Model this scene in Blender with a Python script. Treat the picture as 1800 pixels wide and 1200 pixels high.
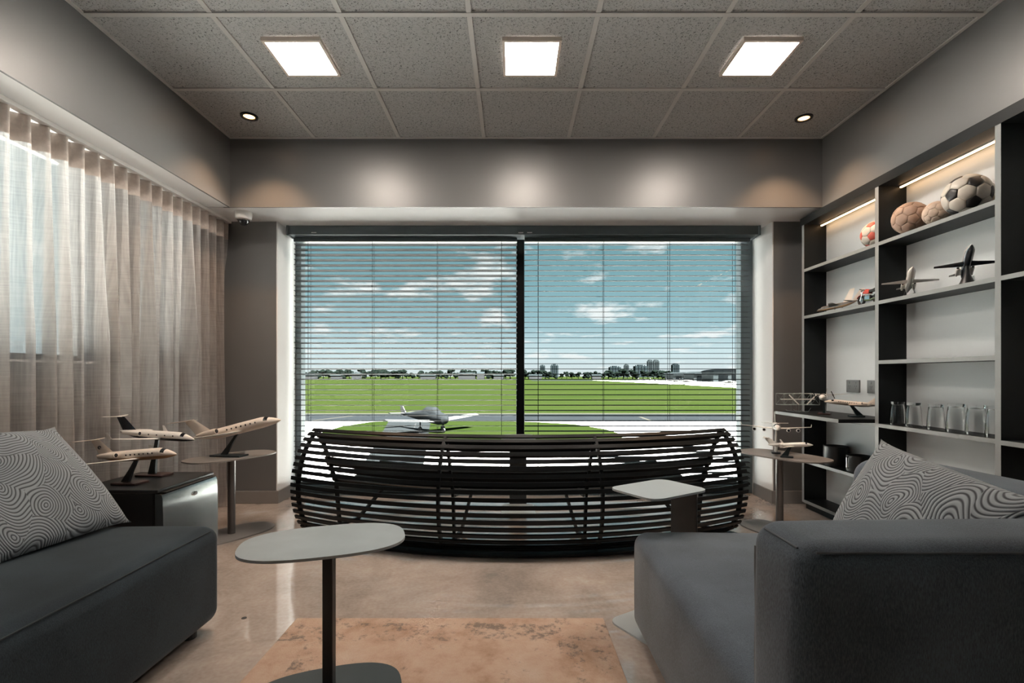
import bpy, bmesh, math, random
from mathutils import Vector, Matrix

PI = math.pi
rnd = random.Random(7)
scene = bpy.context.scene
COL = scene.collection
for o in list(bpy.data.objects):
    bpy.data.objects.remove(o)

# ------------------------------------------------------------------ camera
CAMZ = 0.99
F = 865.0                       # focal length in pixels of the 1800x1200 frame
cam_data = bpy.data.cameras.new('camera')
cam = bpy.data.objects.new('camera', cam_data)
COL.objects.link(cam)
cam_data.sensor_width = 36.0
cam_data.lens = 36.0 * F / 1800.0
cam_data.shift_y = 60.0 / 1800.0
cam_data.clip_start = 0.02
cam_data.clip_end = 6000
cam.location = (0, 0, CAMZ)
cam.rotation_euler = (PI / 2, 0, 0)
scene.camera = cam

# ------------------------------------------------------------------ view
scene.view_settings.view_transform = 'Standard'
scene.view_settings.look = 'None'
scene.view_settings.exposure = 0.0
scene.view_settings.gamma = 1.0
scene.view_settings.use_curve_mapping = False
scene.cycles.use_denoising = True
scene.cycles.max_bounces = 10
scene.cycles.diffuse_bounces = 6
scene.cycles.glossy_bounces = 5
scene.cycles.transmission_bounces = 8
scene.cycles.transparent_max_bounces = 24
scene.cycles.sample_clamp_indirect = 8.0
scene.cycles.caustics_reflective = False
scene.cycles.caustics_refractive = False

# ------------------------------------------------------------------ sky
SKY = 1.25
world = bpy.data.worlds.new('World')
scene.world = world
world.use_nodes = True
wn, wl = world.node_tree.nodes, world.node_tree.links
wn.clear()
w_out = wn.new('ShaderNodeOutputWorld')
w_bg = wn.new('ShaderNodeBackground')
w_bg.inputs['Strength'].default_value = SKY
wl.new(w_bg.outputs[0], w_out.inputs[0])
w_tc = wn.new('ShaderNodeTexCoord')
w_sep = wn.new('ShaderNodeSeparateXYZ')
wl.new(w_tc.outputs['Generated'], w_sep.inputs[0])
w_ramp = wn.new('ShaderNodeValToRGB')
els = w_ramp.color_ramp.elements
els[0].position = 0.0; els[0].color = (0.66, 0.70, 0.71, 1)
els[1].position = 1.0; els[1].color = (0.08, 0.17, 0.22, 1)
for p, c in ((0.045, (0.60, 0.72, 0.75, 1)), (0.10, (0.33, 0.50, 0.55, 1)), (0.18, (0.215, 0.385, 0.43, 1)), (0.27, (0.15, 0.30, 0.345, 1))):
    e = els.new(p); e.color = c
wl.new(w_sep.outputs['Z'], w_ramp.inputs[0])
# clouds: direction projected on a flat cloud deck
w_add = wn.new('ShaderNodeMath'); w_add.operation = 'ADD'; w_add.inputs[1].default_value = 0.13
w_max = wn.new('ShaderNodeMath'); w_max.operation = 'MAXIMUM'; w_max.inputs[1].default_value = 0.0
wl.new(w_sep.outputs['Z'], w_max.inputs[0]); wl.new(w_max.outputs[0], w_add.inputs[0])
w_div = wn.new('ShaderNodeVectorMath'); w_div.operation = 'DIVIDE'
wl.new(w_tc.outputs['Generated'], w_div.inputs[0])
w_cmb = wn.new('ShaderNodeCombineXYZ')
for i in range(3):
    wl.new(w_add.outputs[0], w_cmb.inputs[i])
wl.new(w_cmb.outputs[0], w_div.inputs[1])
w_map = wn.new('ShaderNodeMapping')
w_map.inputs['Location'].default_value = (3.1, 0.35, 0)
w_map.inputs['Scale'].default_value = (1.0, 0.8, 0.0)
wl.new(w_div.outputs[0], w_map.inputs[0])
w_noise = wn.new('ShaderNodeTexNoise')
w_noise.inputs['Scale'].default_value = 1.9
w_noise.inputs['Detail'].default_value = 7.0
w_noise.inputs['Roughness'].default_value = 0.58
wl.new(w_map.outputs[0], w_noise.inputs['Vector'])
w_cr = wn.new('ShaderNodeValToRGB')
w_cr.color_ramp.elements[0].position = 0.545; w_cr.color_ramp.elements[0].color = (0, 0, 0, 1)
w_cr.color_ramp.elements[1].position = 0.64; w_cr.color_ramp.elements[1].color = (1, 1, 1, 1)
wl.new(w_noise.outputs[0], w_cr.inputs[0])
w_mix = wn.new('ShaderNodeMixRGB')
w_mix.inputs[2].default_value = (0.80, 0.82, 0.82, 1)
wl.new(w_cr.outputs[0], w_mix.inputs[0])
wl.new(w_ramp.outputs[0], w_mix.inputs[1])
wl.new(w_mix.outputs[0], w_bg.inputs[0])

# ------------------------------------------------------------------ sun (behind the building, lights the airfield)
SUN = 100.0
sd = bpy.data.lights.new('sun', 'SUN')
sd.energy = SUN
sd.angle = 0.0093
sd.color = (1.0, 0.97, 0.93)
sun = bpy.data.objects.new('sun', sd)
COL.objects.link(sun)
sun.rotation_euler = Vector((-0.38, 0.42, -0.82)).to_track_quat('-Z', 'Y').to_euler()

# ------------------------------------------------------------------ constants of the room
CEIL = 2.67
SOF = 2.185
XL, XR = -2.0, 2.2
YB = 3.49            # bulkhead
YC = 3.82            # column face
YW = 4.12            # window plane
XB = 2.17            # bookcase front
XBACK = 2.335        # pale back wall of the shelves
GZ = CAMZ - 5.0      # airfield level

def px(x, d): return (x - 900.0) / F * d
def pz(y, d): return CAMZ + (660.0 - y) / F * d

# ------------------------------------------------------------------ materials
MATS = {}
def rgb(h):
    h = h.lstrip('#')
    c = [int(h[i:i+2], 16) / 255.0 for i in (0, 2, 4)]
    return tuple((v / 12.92 if v <= 0.04045 else ((v + 0.055) / 1.055) ** 2.4) for v in c)

def mat(name, col, rough=0.5, metal=0.0, spec=0.5, var=0.0, scale=8.0, bump=0.0, bscale=None, stretch=None, sheen=0.0, coat=0.0):
    if name in MATS: return MATS[name]
    m = bpy.data.materials.new(name); m.use_nodes = True
    nt = m.node_tree; b = nt.nodes['Principled BSDF']
    b.inputs['Base Color'].default_value = (*col, 1)
    b.inputs['Roughness'].default_value = rough
    b.inputs['Metallic'].default_value = metal
    b.inputs['Specular IOR Level'].default_value = spec
    if sheen:
        b.inputs['Sheen Weight'].default_value = sheen
        b.inputs['Sheen Roughness'].default_value = 0.45
    if coat:
        b.inputs['Coat Weight'].default_value = coat
        b.inputs['Coat Roughness'].default_value = 0.1
    tc = nt.nodes.new('ShaderNodeTexCoord')
    src = tc.outputs['Object']
    if stretch:
        mp = nt.nodes.new('ShaderNodeMapping'); mp.inputs['Scale'].default_value = stretch
        nt.links.new(src, mp.inputs[0]); src = mp.outputs[0]
    n = nt.nodes.new('ShaderNodeTexNoise')
    n.inputs['Scale'].default_value = scale; n.inputs['Detail'].default_value = 5
    nt.links.new(src, n.inputs['Vector'])
    if var:
        r = nt.nodes.new('ShaderNodeValToRGB')
        r.color_ramp.elements[0].position = 0.3; r.color_ramp.elements[1].position = 0.7
        r.color_ramp.elements[0].color = (*[c * (1 - var) for c in col], 1)
        r.color_ramp.elements[1].color = (*[min(1, c * (1 + var)) for c in col], 1)
        nt.links.new(n.outputs[0], r.inputs[0]); nt.links.new(r.outputs[0], b.inputs['Base Color'])
    if bump:
        n2 = nt.nodes.new('ShaderNodeTexNoise')
        n2.inputs['Scale'].default_value = bscale or scale * 4; n2.inputs['Detail'].default_value = 3
        nt.links.new(src, n2.inputs['Vector'])
        bp = nt.nodes.new('ShaderNodeBump'); bp.inputs['Strength'].default_value = bump; bp.inputs['Distance'].default_value = 0.01
        nt.links.new(n2.outputs[0], bp.inputs['Height']); nt.links.new(bp.outputs[0], b.inputs['Normal'])
    MATS[name] = m
    return m

def emit(name, col, strength):
    if name in MATS: return MATS[name]
    m = bpy.data.materials.new(name); m.use_nodes = True
    nt = m.node_tree; nt.nodes.clear()
    o = nt.nodes.new('ShaderNodeOutputMaterial'); e = nt.nodes.new('ShaderNodeEmission')
    e.inputs[0].default_value = (*col, 1); e.inputs[1].default_value = strength
    nt.links.new(e.outputs[0], o.inputs[0])
    MATS[name] = m
    return m

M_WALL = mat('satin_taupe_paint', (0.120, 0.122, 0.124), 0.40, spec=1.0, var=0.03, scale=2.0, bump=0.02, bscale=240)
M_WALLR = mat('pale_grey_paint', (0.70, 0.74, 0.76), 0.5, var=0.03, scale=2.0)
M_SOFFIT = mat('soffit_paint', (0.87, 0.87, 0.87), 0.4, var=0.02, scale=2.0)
M_BASEB = mat('skirting_paint', (0.20, 0.19, 0.185), 0.4, var=0.03, scale=4)
M_TBAR = mat('ceiling_grid_paint', (0.60, 0.59, 0.57), 0.45, var=0.02)
M_BLACKM = mat('black_powder_coat', (0.012, 0.014, 0.016), 0.38, var=0.1, scale=30)
M_BENCH = mat('black_steel_slats', (0.004, 0.0055, 0.0065), 0.42, spec=0.22, var=0.12, scale=20)
M_SLAT = mat('blind_slat_grey', (0.012, 0.015, 0.017), 0.7, spec=0.1, var=0.08, scale=6)
M_FRAME = mat('window_frame_grey', (0.085, 0.115, 0.13), 0.4, var=0.05)
M_MULL = mat('window_mullion_black', (0.008, 0.010, 0.011), 0.6, spec=0.1, var=0.05)
M_HEAD = mat('blind_headbox_grey', (0.06, 0.08, 0.09), 0.4, var=0.05)
M_TABLE = mat('grey_steel_table', (0.40, 0.445, 0.46), 0.38, spec=0.6, var=0.12, scale=5)
M_POST = mat('dark_table_post', (0.02, 0.023, 0.025), 0.45, var=0.1)
M_TBASE = mat('dark_slate_base_plate', (0.045, 0.060, 0.066), 0.4, var=0.08, scale=5)  # base plate of the foreground table, a darker tone than its top
M_TABLE2 = mat('warm_grey_table', (0.24, 0.22, 0.205), 0.45, var=0.08, scale=5)
M_POST2 = mat('warm_grey_post', (0.14, 0.13, 0.125), 0.35, metal=0.3, var=0.05)
M_CARC = mat('charcoal_laminate', (0.007, 0.009, 0.010), 0.5, spec=0.25, var=0.1, scale=6)
M_EDGE = mat('grey_edge_band', (0.27, 0.285, 0.285), 0.4, var=0.05, scale=12)
M_WHITE = mat('model_white_paint', (0.86, 0.83, 0.79), 0.25, var=0.02, coat=0.4)
M_CREAM = mat('model_cream_paint', (0.86, 0.76, 0.67), 0.3, var=0.03, coat=0.3)
M_NAVY = mat('model_navy_paint', (0.012, 0.020, 0.032), 0.25, var=0.05, coat=0.4)
M_GLASSD = mat('dark_cockpit_glass', (0.01, 0.012, 0.015), 0.1, var=0.05)
M_GOLD = mat('gold_cheatline', (0.42, 0.24, 0.12), 0.35, var=0.05)
M_STAND = mat('dark_plastic_stand', (0.02, 0.03, 0.033), 0.3, var=0.1)
M_WOOD = mat('dark_red_wood', (0.07, 0.035, 0.03), 0.35, var=0.25, scale=12, stretch=(1, 8, 1))
M_CHROME = mat('chrome', (0.75, 0.75, 0.75), 0.12, metal=1.0, var=0.02)
M_STEEL = mat('brushed_steel', (0.52, 0.54, 0.54), 0.24, metal=1.0, var=0.08, scale=3, stretch=(40, 40, 1), bump=0.03, bscale=40)
M_RED = mat('red_paint', (0.45, 0.05, 0.03), 0.3, var=0.1)
M_RUBBER = mat('black_rubber', (0.015, 0.015, 0.015), 0.7, var=0.1)
M_PLUG = mat('grey_outlet_plastic', (0.12, 0.125, 0.13), 0.35, var=0.03)
M_CAMW = mat('white_plastic', (0.72, 0.70, 0.68), 0.4, var=0.02)
M_WIRE = mat('pale_green_wire', (0.36, 0.42, 0.40), 0.4, metal=0.2, var=0.05)
M_SHIP = mat('ship_grey_paint', (0.16, 0.15, 0.14), 0.5, var=0.25, scale=14)
M_SEAM2 = mat('grey_seam_thread', (0.12, 0.13, 0.145), 0.9, var=0.1)
M_SEAM = mat('seam_thread', (0.035, 0.04, 0.045), 0.9, var=0.1)
M_CONCRETE = mat('apron_concrete', (0.62, 0.60, 0.57), 0.9, var=0.06, scale=0.15)
M_ASPHALT = mat('taxiway_asphalt', (0.0115, 0.0133, 0.0148), 0.9, spec=0.0, var=0.08, scale=0.3)
M_PATH = mat('grey_pavers', (0.0144, 0.0162, 0.0169), 0.9, spec=0.0, var=0.06, scale=0.8)
M_JOINT = mat('dark_joint', (0.03, 0.03, 0.03), 0.9, spec=0.0, var=0.05)
M_LINE = mat('pale_road_paint', (0.0396, 0.0374, 0.0310), 0.8, spec=0.0, var=0.05)
M_TREE = mat('dark_foliage', (0.0043, 0.0065, 0.0054), 0.9, spec=0.0, var=0.35, scale=0.4)
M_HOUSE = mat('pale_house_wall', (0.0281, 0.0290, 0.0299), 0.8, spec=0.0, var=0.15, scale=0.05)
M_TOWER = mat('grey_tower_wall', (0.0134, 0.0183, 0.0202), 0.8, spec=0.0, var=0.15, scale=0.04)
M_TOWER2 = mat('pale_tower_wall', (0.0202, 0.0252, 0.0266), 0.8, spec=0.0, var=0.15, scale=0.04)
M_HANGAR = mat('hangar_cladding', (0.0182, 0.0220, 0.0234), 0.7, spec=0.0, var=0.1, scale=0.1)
M_ROOFD = mat('dark_hangar_roof', (0.0029, 0.0036, 0.0040), 0.7, spec=0.0, var=0.1, scale=0.1)
M_PLANEW = mat('aircraft_white', (0.0720, 0.0720, 0.0720), 0.3, spec=0.0, var=0.03)
M_PLANEG = mat('aircraft_grey', (0.0144, 0.0162, 0.0173), 0.4, spec=0.0, var=0.05)

def floor_mat():
    m = bpy.data.materials.new('polished_concrete'); m.use_nodes = True
    nt = m.node_tree; b = nt.nodes['Principled BSDF']
    tc = nt.nodes.new('ShaderNodeTexCoord')
    n1 = nt.nodes.new('ShaderNodeTexNoise'); n1.inputs['Scale'].default_value = 2.4; n1.inputs['Detail'].default_value = 8; n1.inputs['Roughness'].default_value = 0.62
    n1.inputs['Distortion'].default_value = 0.6
    nt.links.new(tc.outputs['Object'], n1.inputs['Vector'])
    r = nt.nodes.new('ShaderNodeValToRGB')
    e = r.color_ramp.elements
    e[0].position = 0.28; e[0].color = (0.36, 0.31, 0.28, 1)
    e[1].position = 0.75; e[1].color = (0.80, 0.76, 0.73, 1)
    x = e.new(0.48); x.color = (0.58, 0.48, 0.42, 1)
    x = e.new(0.60); x.color = (0.68, 0.57, 0.50, 1)
    nt.links.new(n1.outputs[0], r.inputs[0])
    n2 = nt.nodes.new('ShaderNodeTexNoise'); n2.inputs['Scale'].default_value = 60; n2.inputs['Detail'].default_value = 4
    nt.links.new(tc.outputs['Object'], n2.inputs['Vector'])
    mx = nt.nodes.new('ShaderNodeMixRGB'); mx.blend_type = 'OVERLAY'; mx.inputs[0].default_value = 0.25
    nt.links.new(r.outputs[0], mx.inputs[1]); nt.links.new(n2.outputs[0], mx.inputs[2])
    nt.links.new(mx.outputs[0], b.inputs['Base Color'])
    b.inputs['Roughness'].default_value = 0.16
    b.inputs['Specular IOR Level'].default_value = 0.9
    b.inputs['Coat Weight'].default_value = 0.9
    b.inputs['Coat Roughness'].default_value = 0.035
    b.inputs['Coat IOR'].default_value = 3.0
    n3 = nt.nodes.new('ShaderNodeTexNoise'); n3.inputs['Scale'].default_value = 5; n3.inputs['Detail'].default_value = 3
    nt.links.new(tc.outputs['Object'], n3.inputs['Vector'])
    bp = nt.nodes.new('ShaderNodeBump'); bp.inputs['Strength'].default_value = 0.02; bp.inputs['Distance'].default_value = 0.02
    nt.links.new(n3.outputs[0], bp.inputs['Height']); nt.links.new(bp.outputs[0], b.inputs['Normal'])
    return m
M_FLOOR = floor_mat()

def tile_mat():
    m = bpy.data.materials.new('mineral_fibre_tile'); m.use_nodes = True
    nt = m.node_tree; b = nt.nodes['Principled BSDF']
    tc = nt.nodes.new('ShaderNodeTexCoord')
    mp = nt.nodes.new('ShaderNodeMapping'); mp.inputs['Scale'].default_value = (1, 1, 0.05)
    nt.links.new(tc.outputs['Object'], mp.inputs[0])
    n1 = nt.nodes.new('ShaderNodeTexNoise'); n1.inputs['Scale'].default_value = 120; n1.inputs['Detail'].default_value = 3; n1.inputs['Roughness'].default_value = 0.7
    n1.inputs['Distortion'].default_value = 1.2
    nt.links.new(mp.outputs[0], n1.inputs['Vector'])
    r = nt.nodes.new('ShaderNodeValToRGB')
    e = r.color_ramp.elements
    e[0].position = 0.37; e[0].color = (0.06, 0.06, 0.06, 1)
    e[1].position = 0.45; e[1].color = (0.50, 0.51, 0.51, 1)
    nt.links.new(n1.outputs[0], r.inputs[0])
    nt.links.new(r.outputs[0], b.inputs['Base Color'])
    b.inputs['Roughness'].default_value = 0.9
    bp = nt.nodes.new('ShaderNodeBump'); bp.inputs['Strength'].default_value = 0.5; bp.inputs['Distance'].default_value = 0.004
    nt.links.new(r.outputs[0], bp.inputs['Height']); nt.links.new(bp.outputs[0], b.inputs['Normal'])
    return m
M_TILE = tile_mat()

def curtain_mat():
    m = bpy.data.materials.new('sheer_linen'); m.use_nodes = True
    nt = m.node_tree; nt.nodes.clear()
    out = nt.nodes.new('ShaderNodeOutputMaterial')
    tc = nt.nodes.new('ShaderNodeTexCoord')
    mp = nt.nodes.new('ShaderNodeMapping'); mp.inputs['Scale'].default_value = (1, 5, 110)
    nt.links.new(tc.outputs['Object'], mp.inputs[0])
    n = nt.nodes.new('ShaderNodeTexNoise'); n.inputs['Scale'].default_value = 1.6; n.inputs['Detail'].default_value = 6; n.inputs['Roughness'].default_value = 0.7
    nt.links.new(mp.outputs[0], n.inputs['Vector'])
    mp2 = nt.nodes.new('ShaderNodeMapping'); mp2.inputs['Scale'].default_value = (1, 260, 6)
    nt.links.new(tc.outputs['Object'], mp2.inputs[0])
    n2 = nt.nodes.new('ShaderNodeTexNoise'); n2.inputs['Scale'].default_value = 1.0; n2.inputs['Detail'].default_value = 3
    nt.links.new(mp2.outputs[0], n2.inputs['Vector'])
    ad = nt.nodes.new('ShaderNodeMath'); ad.operation = 'ADD'
    nt.links.new(n.outputs[0], ad.inputs[0]); nt.links.new(n2.outputs[0], ad.inputs[1])
    rr = nt.nodes.new('ShaderNodeMapRange'); rr.inputs[1].default_value = 0.75; rr.inputs[2].default_value = 1.3
    rr.inputs[3].default_value = 0.26; rr.inputs[4].default_value = 0.52
    nt.links.new(ad.outputs[0], rr.inputs[0])
    dif = nt.nodes.new('ShaderNodeBsdfDiffuse'); dif.inputs[0].default_value = (0.42, 0.38, 0.36, 1)
    trl = nt.nodes.new('ShaderNodeBsdfTranslucent'); trl.inputs[0].default_value = (0.80, 0.80, 0.80, 1)
    mx = nt.nodes.new('ShaderNodeMixShader'); mx.inputs[0].default_value = 0.58
    nt.links.new(dif.outputs[0], mx.inputs[1]); nt.links.new(trl.outputs[0], mx.inputs[2])
    tr = nt.nodes.new('ShaderNodeBsdfTransparent'); tr.inputs[0].default_value = (1, 0.98, 0.96, 1)
    mx2 = nt.nodes.new('ShaderNodeMixShader')
    nt.links.new(rr.outputs[0], mx2.inputs[0])
    nt.links.new(mx.outputs[0], mx2.inputs[1]); nt.links.new(tr.outputs[0], mx2.inputs[2])
    nt.links.new(mx2.outputs[0], out.inputs[0])
    return m
M_CURT = curtain_mat()
M_HEADER = mat('linen_header', (0.50, 0.44, 0.40), 0.9, var=0.08, scale=60)

def glass_mat(name, tint, gloss=0.06):
    m = bpy.data.materials.new(name); m.use_nodes = True
    nt = m.node_tree; nt.nodes.clear()
    out = nt.nodes.new('ShaderNodeOutputMaterial')
    tr = nt.nodes.new('ShaderNodeBsdfTransparent'); tr.inputs[0].default_value = (*tint, 1)
    gl = nt.nodes.new('ShaderNodeBsdfGlossy'); gl.inputs['Roughness'].default_value = 0.02
    mx = nt.nodes.new('ShaderNodeMixShader'); mx.inputs[0].default_value = gloss
    nt.links.new(tr.outputs[0], mx.inputs[1]); nt.links.new(gl.outputs[0], mx.inputs[2])
    nt.links.new(mx.outputs[0], out.inputs[0])
    return m
M_GLASS = glass_mat('window_glass', (0.95, 0.98, 0.98), 0.03)

def tumbler_mat():
    m = bpy.data.materials.new('tumbler_glass'); m.use_nodes = True
    b = m.node_tree.nodes['Principled BSDF']
    b.inputs['Base Color'].default_value = (0.97, 0.98, 0.98, 1)
    b.inputs['Roughness'].default_value = 0.02
    b.inputs['Transmission Weight'].default_value = 1.0
    b.inputs['IOR'].default_value = 1.45
    return m
M_TUMB = tumbler_mat()

def pattern_mat(name, dark, light, scale, rings, seed):
    m = bpy.data.materials.new(name); m.use_nodes = True
    nt = m.node_tree; b = nt.nodes['Principled BSDF']
    tc = nt.nodes.new('ShaderNodeTexCoord')
    mp = nt.nodes.new('ShaderNodeMapping'); mp.inputs['Scale'].default_value = (1, 0.75, 0.0); mp.inputs['Location'].default_value = (seed, seed * 0.7, 0)
    mp.inputs['Rotation'].default_value = (0, 0, 0.6)
    nt.links.new(tc.outputs['Object'], mp.inputs[0])
    nz = nt.nodes.new('ShaderNodeTexNoise'); nz.inputs['Scale'].default_value = 9; nz.inputs['Detail'].default_value = 0
    nt.links.new(mp.outputs[0], nz.inputs['Vector'])
    ml = nt.nodes.new('ShaderNodeVectorMath'); ml.operation = 'MULTIPLY_ADD'; ml.inputs[1].default_value = (0.05, 0.05, 0)
    nt.links.new(nz.outputs['Color'], ml.inputs[0]); nt.links.new(mp.outputs[0], ml.inputs[2])
    v = nt.nodes.new('ShaderNodeTexVoronoi'); v.voronoi_dimensions = '2D'; v.inputs['Scale'].default_value = scale; v.inputs['Randomness'].default_value = 0.8
    nt.links.new(ml.outputs[0], v.inputs['Vector'])
    sb_ = nt.nodes.new('ShaderNodeVectorMath'); sb_.operation = 'SUBTRACT'
    nt.links.new(ml.outputs[0], sb_.inputs[0]); nt.links.new(v.outputs['Position'], sb_.inputs[1])
    of = nt.nodes.new('ShaderNodeVectorMath'); of.operation = 'MULTIPLY_ADD'; of.inputs[1].default_value = (0.14, 0.14, 0); of.inputs[2].default_value = (-0.07, -0.07, 0)
    nt.links.new(v.outputs['Color'], of.inputs[0])
    ad_ = nt.nodes.new('ShaderNodeVectorMath'); ad_.operation = 'ADD'
    nt.links.new(sb_.outputs[0], ad_.inputs[0]); nt.links.new(of.outputs[0], ad_.inputs[1])
    fl = nt.nodes.new('ShaderNodeVectorMath'); fl.operation = 'MULTIPLY'; fl.inputs[1].default_value = (1, 1, 0)
    nt.links.new(ad_.outputs[0], fl.inputs[0])
    ln = nt.nodes.new('ShaderNodeVectorMath'); ln.operation = 'LENGTH'
    nt.links.new(fl.outputs[0], ln.inputs[0])
    mu = nt.nodes.new('ShaderNodeMath'); mu.operation = 'MULTIPLY'; mu.inputs[1].default_value = rings
    nt.links.new(ln.outputs['Value'], mu.inputs[0])
    sn = nt.nodes.new('ShaderNodeMath'); sn.operation = 'SINE'
    nt.links.new(mu.outputs[0], sn.inputs[0])
    r = nt.nodes.new('ShaderNodeValToRGB')
    r.color_ramp.elements[0].position = 0.0; r.color_ramp.elements[0].color = (*dark, 1)
    r.color_ramp.elements[1].position = 0.55; r.color_ramp.elements[1].color = (*light, 1)
    mr = nt.nodes.new('ShaderNodeMapRange'); mr.inputs[1].default_value = -1; mr.inputs[2].default_value = 1
    nt.links.new(sn.outputs[0], mr.inputs[0]); nt.links.new(mr.outputs[0], r.inputs[0])
    nt.links.new(r.outputs[0], b.inputs['Base Color'])
    b.inputs['Roughness'].default_value = 0.75
    b.inputs['Sheen Weight'].default_value = 0.3
    bp = nt.nodes.new('ShaderNodeBump'); bp.inputs['Strength'].default_value = 0.5; bp.inputs['Distance'].default_value = 0.003
    nt.links.new(mr.outputs[0], bp.inputs['Height']); nt.links.new(bp.outputs[0], b.inputs['Normal'])
    return m
M_PIL1 = pattern_mat('arc_pattern_fabric', (0.022, 0.030, 0.038), (0.27, 0.305, 0.33), 9.5, 760, 0.3)
M_PIL2 = pattern_mat('swirl_pattern_fabric', (0.020, 0.023, 0.030), (0.33, 0.36, 0.385), 8.5, 660, 1.7)

def fabric_mat(name, col, sheen):
    m = bpy.data.materials.new(name); m.use_nodes = True
    nt = m.node_tree; b = nt.nodes['Principled BSDF']
    tc = nt.nodes.new('ShaderNodeTexCoord')
    n = nt.nodes.new('ShaderNodeTexNoise'); n.inputs['Scale'].default_value = 4; n.inputs['Detail'].default_value = 6
    nt.links.new(tc.outputs['Object'], n.inputs['Vector'])
    mp = nt.nodes.new('ShaderNodeMapping'); mp.inputs['Scale'].default_value = (600, 600, 150)
    nt.links.new(tc.outputs['Object'], mp.inputs[0])
    n2 = nt.nodes.new('ShaderNodeTexNoise'); n2.inputs['Scale'].default_value = 1; n2.inputs['Detail'].default_value = 2
    nt.links.new(mp.outputs[0], n2.inputs['Vector'])
    ad = nt.nodes.new('ShaderNodeMath'); ad.operation = 'ADD'
    nt.links.new(n.outputs[0], ad.inputs[0]); nt.links.new(n2.outputs[0], ad.inputs[1])
    r = nt.nodes.new('ShaderNodeValToRGB')
    r.color_ramp.elements[0].position = 0.7; r.color_ramp.elements[1].position = 1.0
    mr = nt.nodes.new('ShaderNodeMapRange'); mr.inputs[1].default_value = 0.6; mr.inputs[2].default_value = 1.4
    nt.links.new(ad.outputs[0], mr.inputs[0])
    r.color_ramp.elements[0].position = 0.15; r.color_ramp.elements[1].position = 0.85
    r.color_ramp.elements[0].color = (*[c * 0.6 for c in col], 1); r.color_ramp.elements[1].color = (*[c * 1.5 for c in col], 1)
    nt.links.new(mr.outputs[0], r.inputs[0]); nt.links.new(r.outputs[0], b.inputs['Base Color'])
    b.inputs['Roughness'].default_value = 0.85
    b.inputs['Specular IOR Level'].default_value = 0.2
    b.inputs['Sheen Weight'].default_value = sheen
    b.inputs['Sheen Roughness'].default_value = 0.4
    bp = nt.nodes.new('ShaderNodeBump'); bp.inputs['Strength'].default_value = 0.25; bp.inputs['Distance'].default_value = 0.002
    nt.links.new(n2.outputs[0], bp.inputs['Height']); nt.links.new(bp.outputs[0], b.inputs['Normal'])
    return m
M_SOFA1 = fabric_mat('slate_velvet', (0.026, 0.037, 0.046), 0.12)
M_SOFA2 = fabric_mat('grey_velvet', (0.100, 0.120, 0.145), 0.30)

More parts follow.
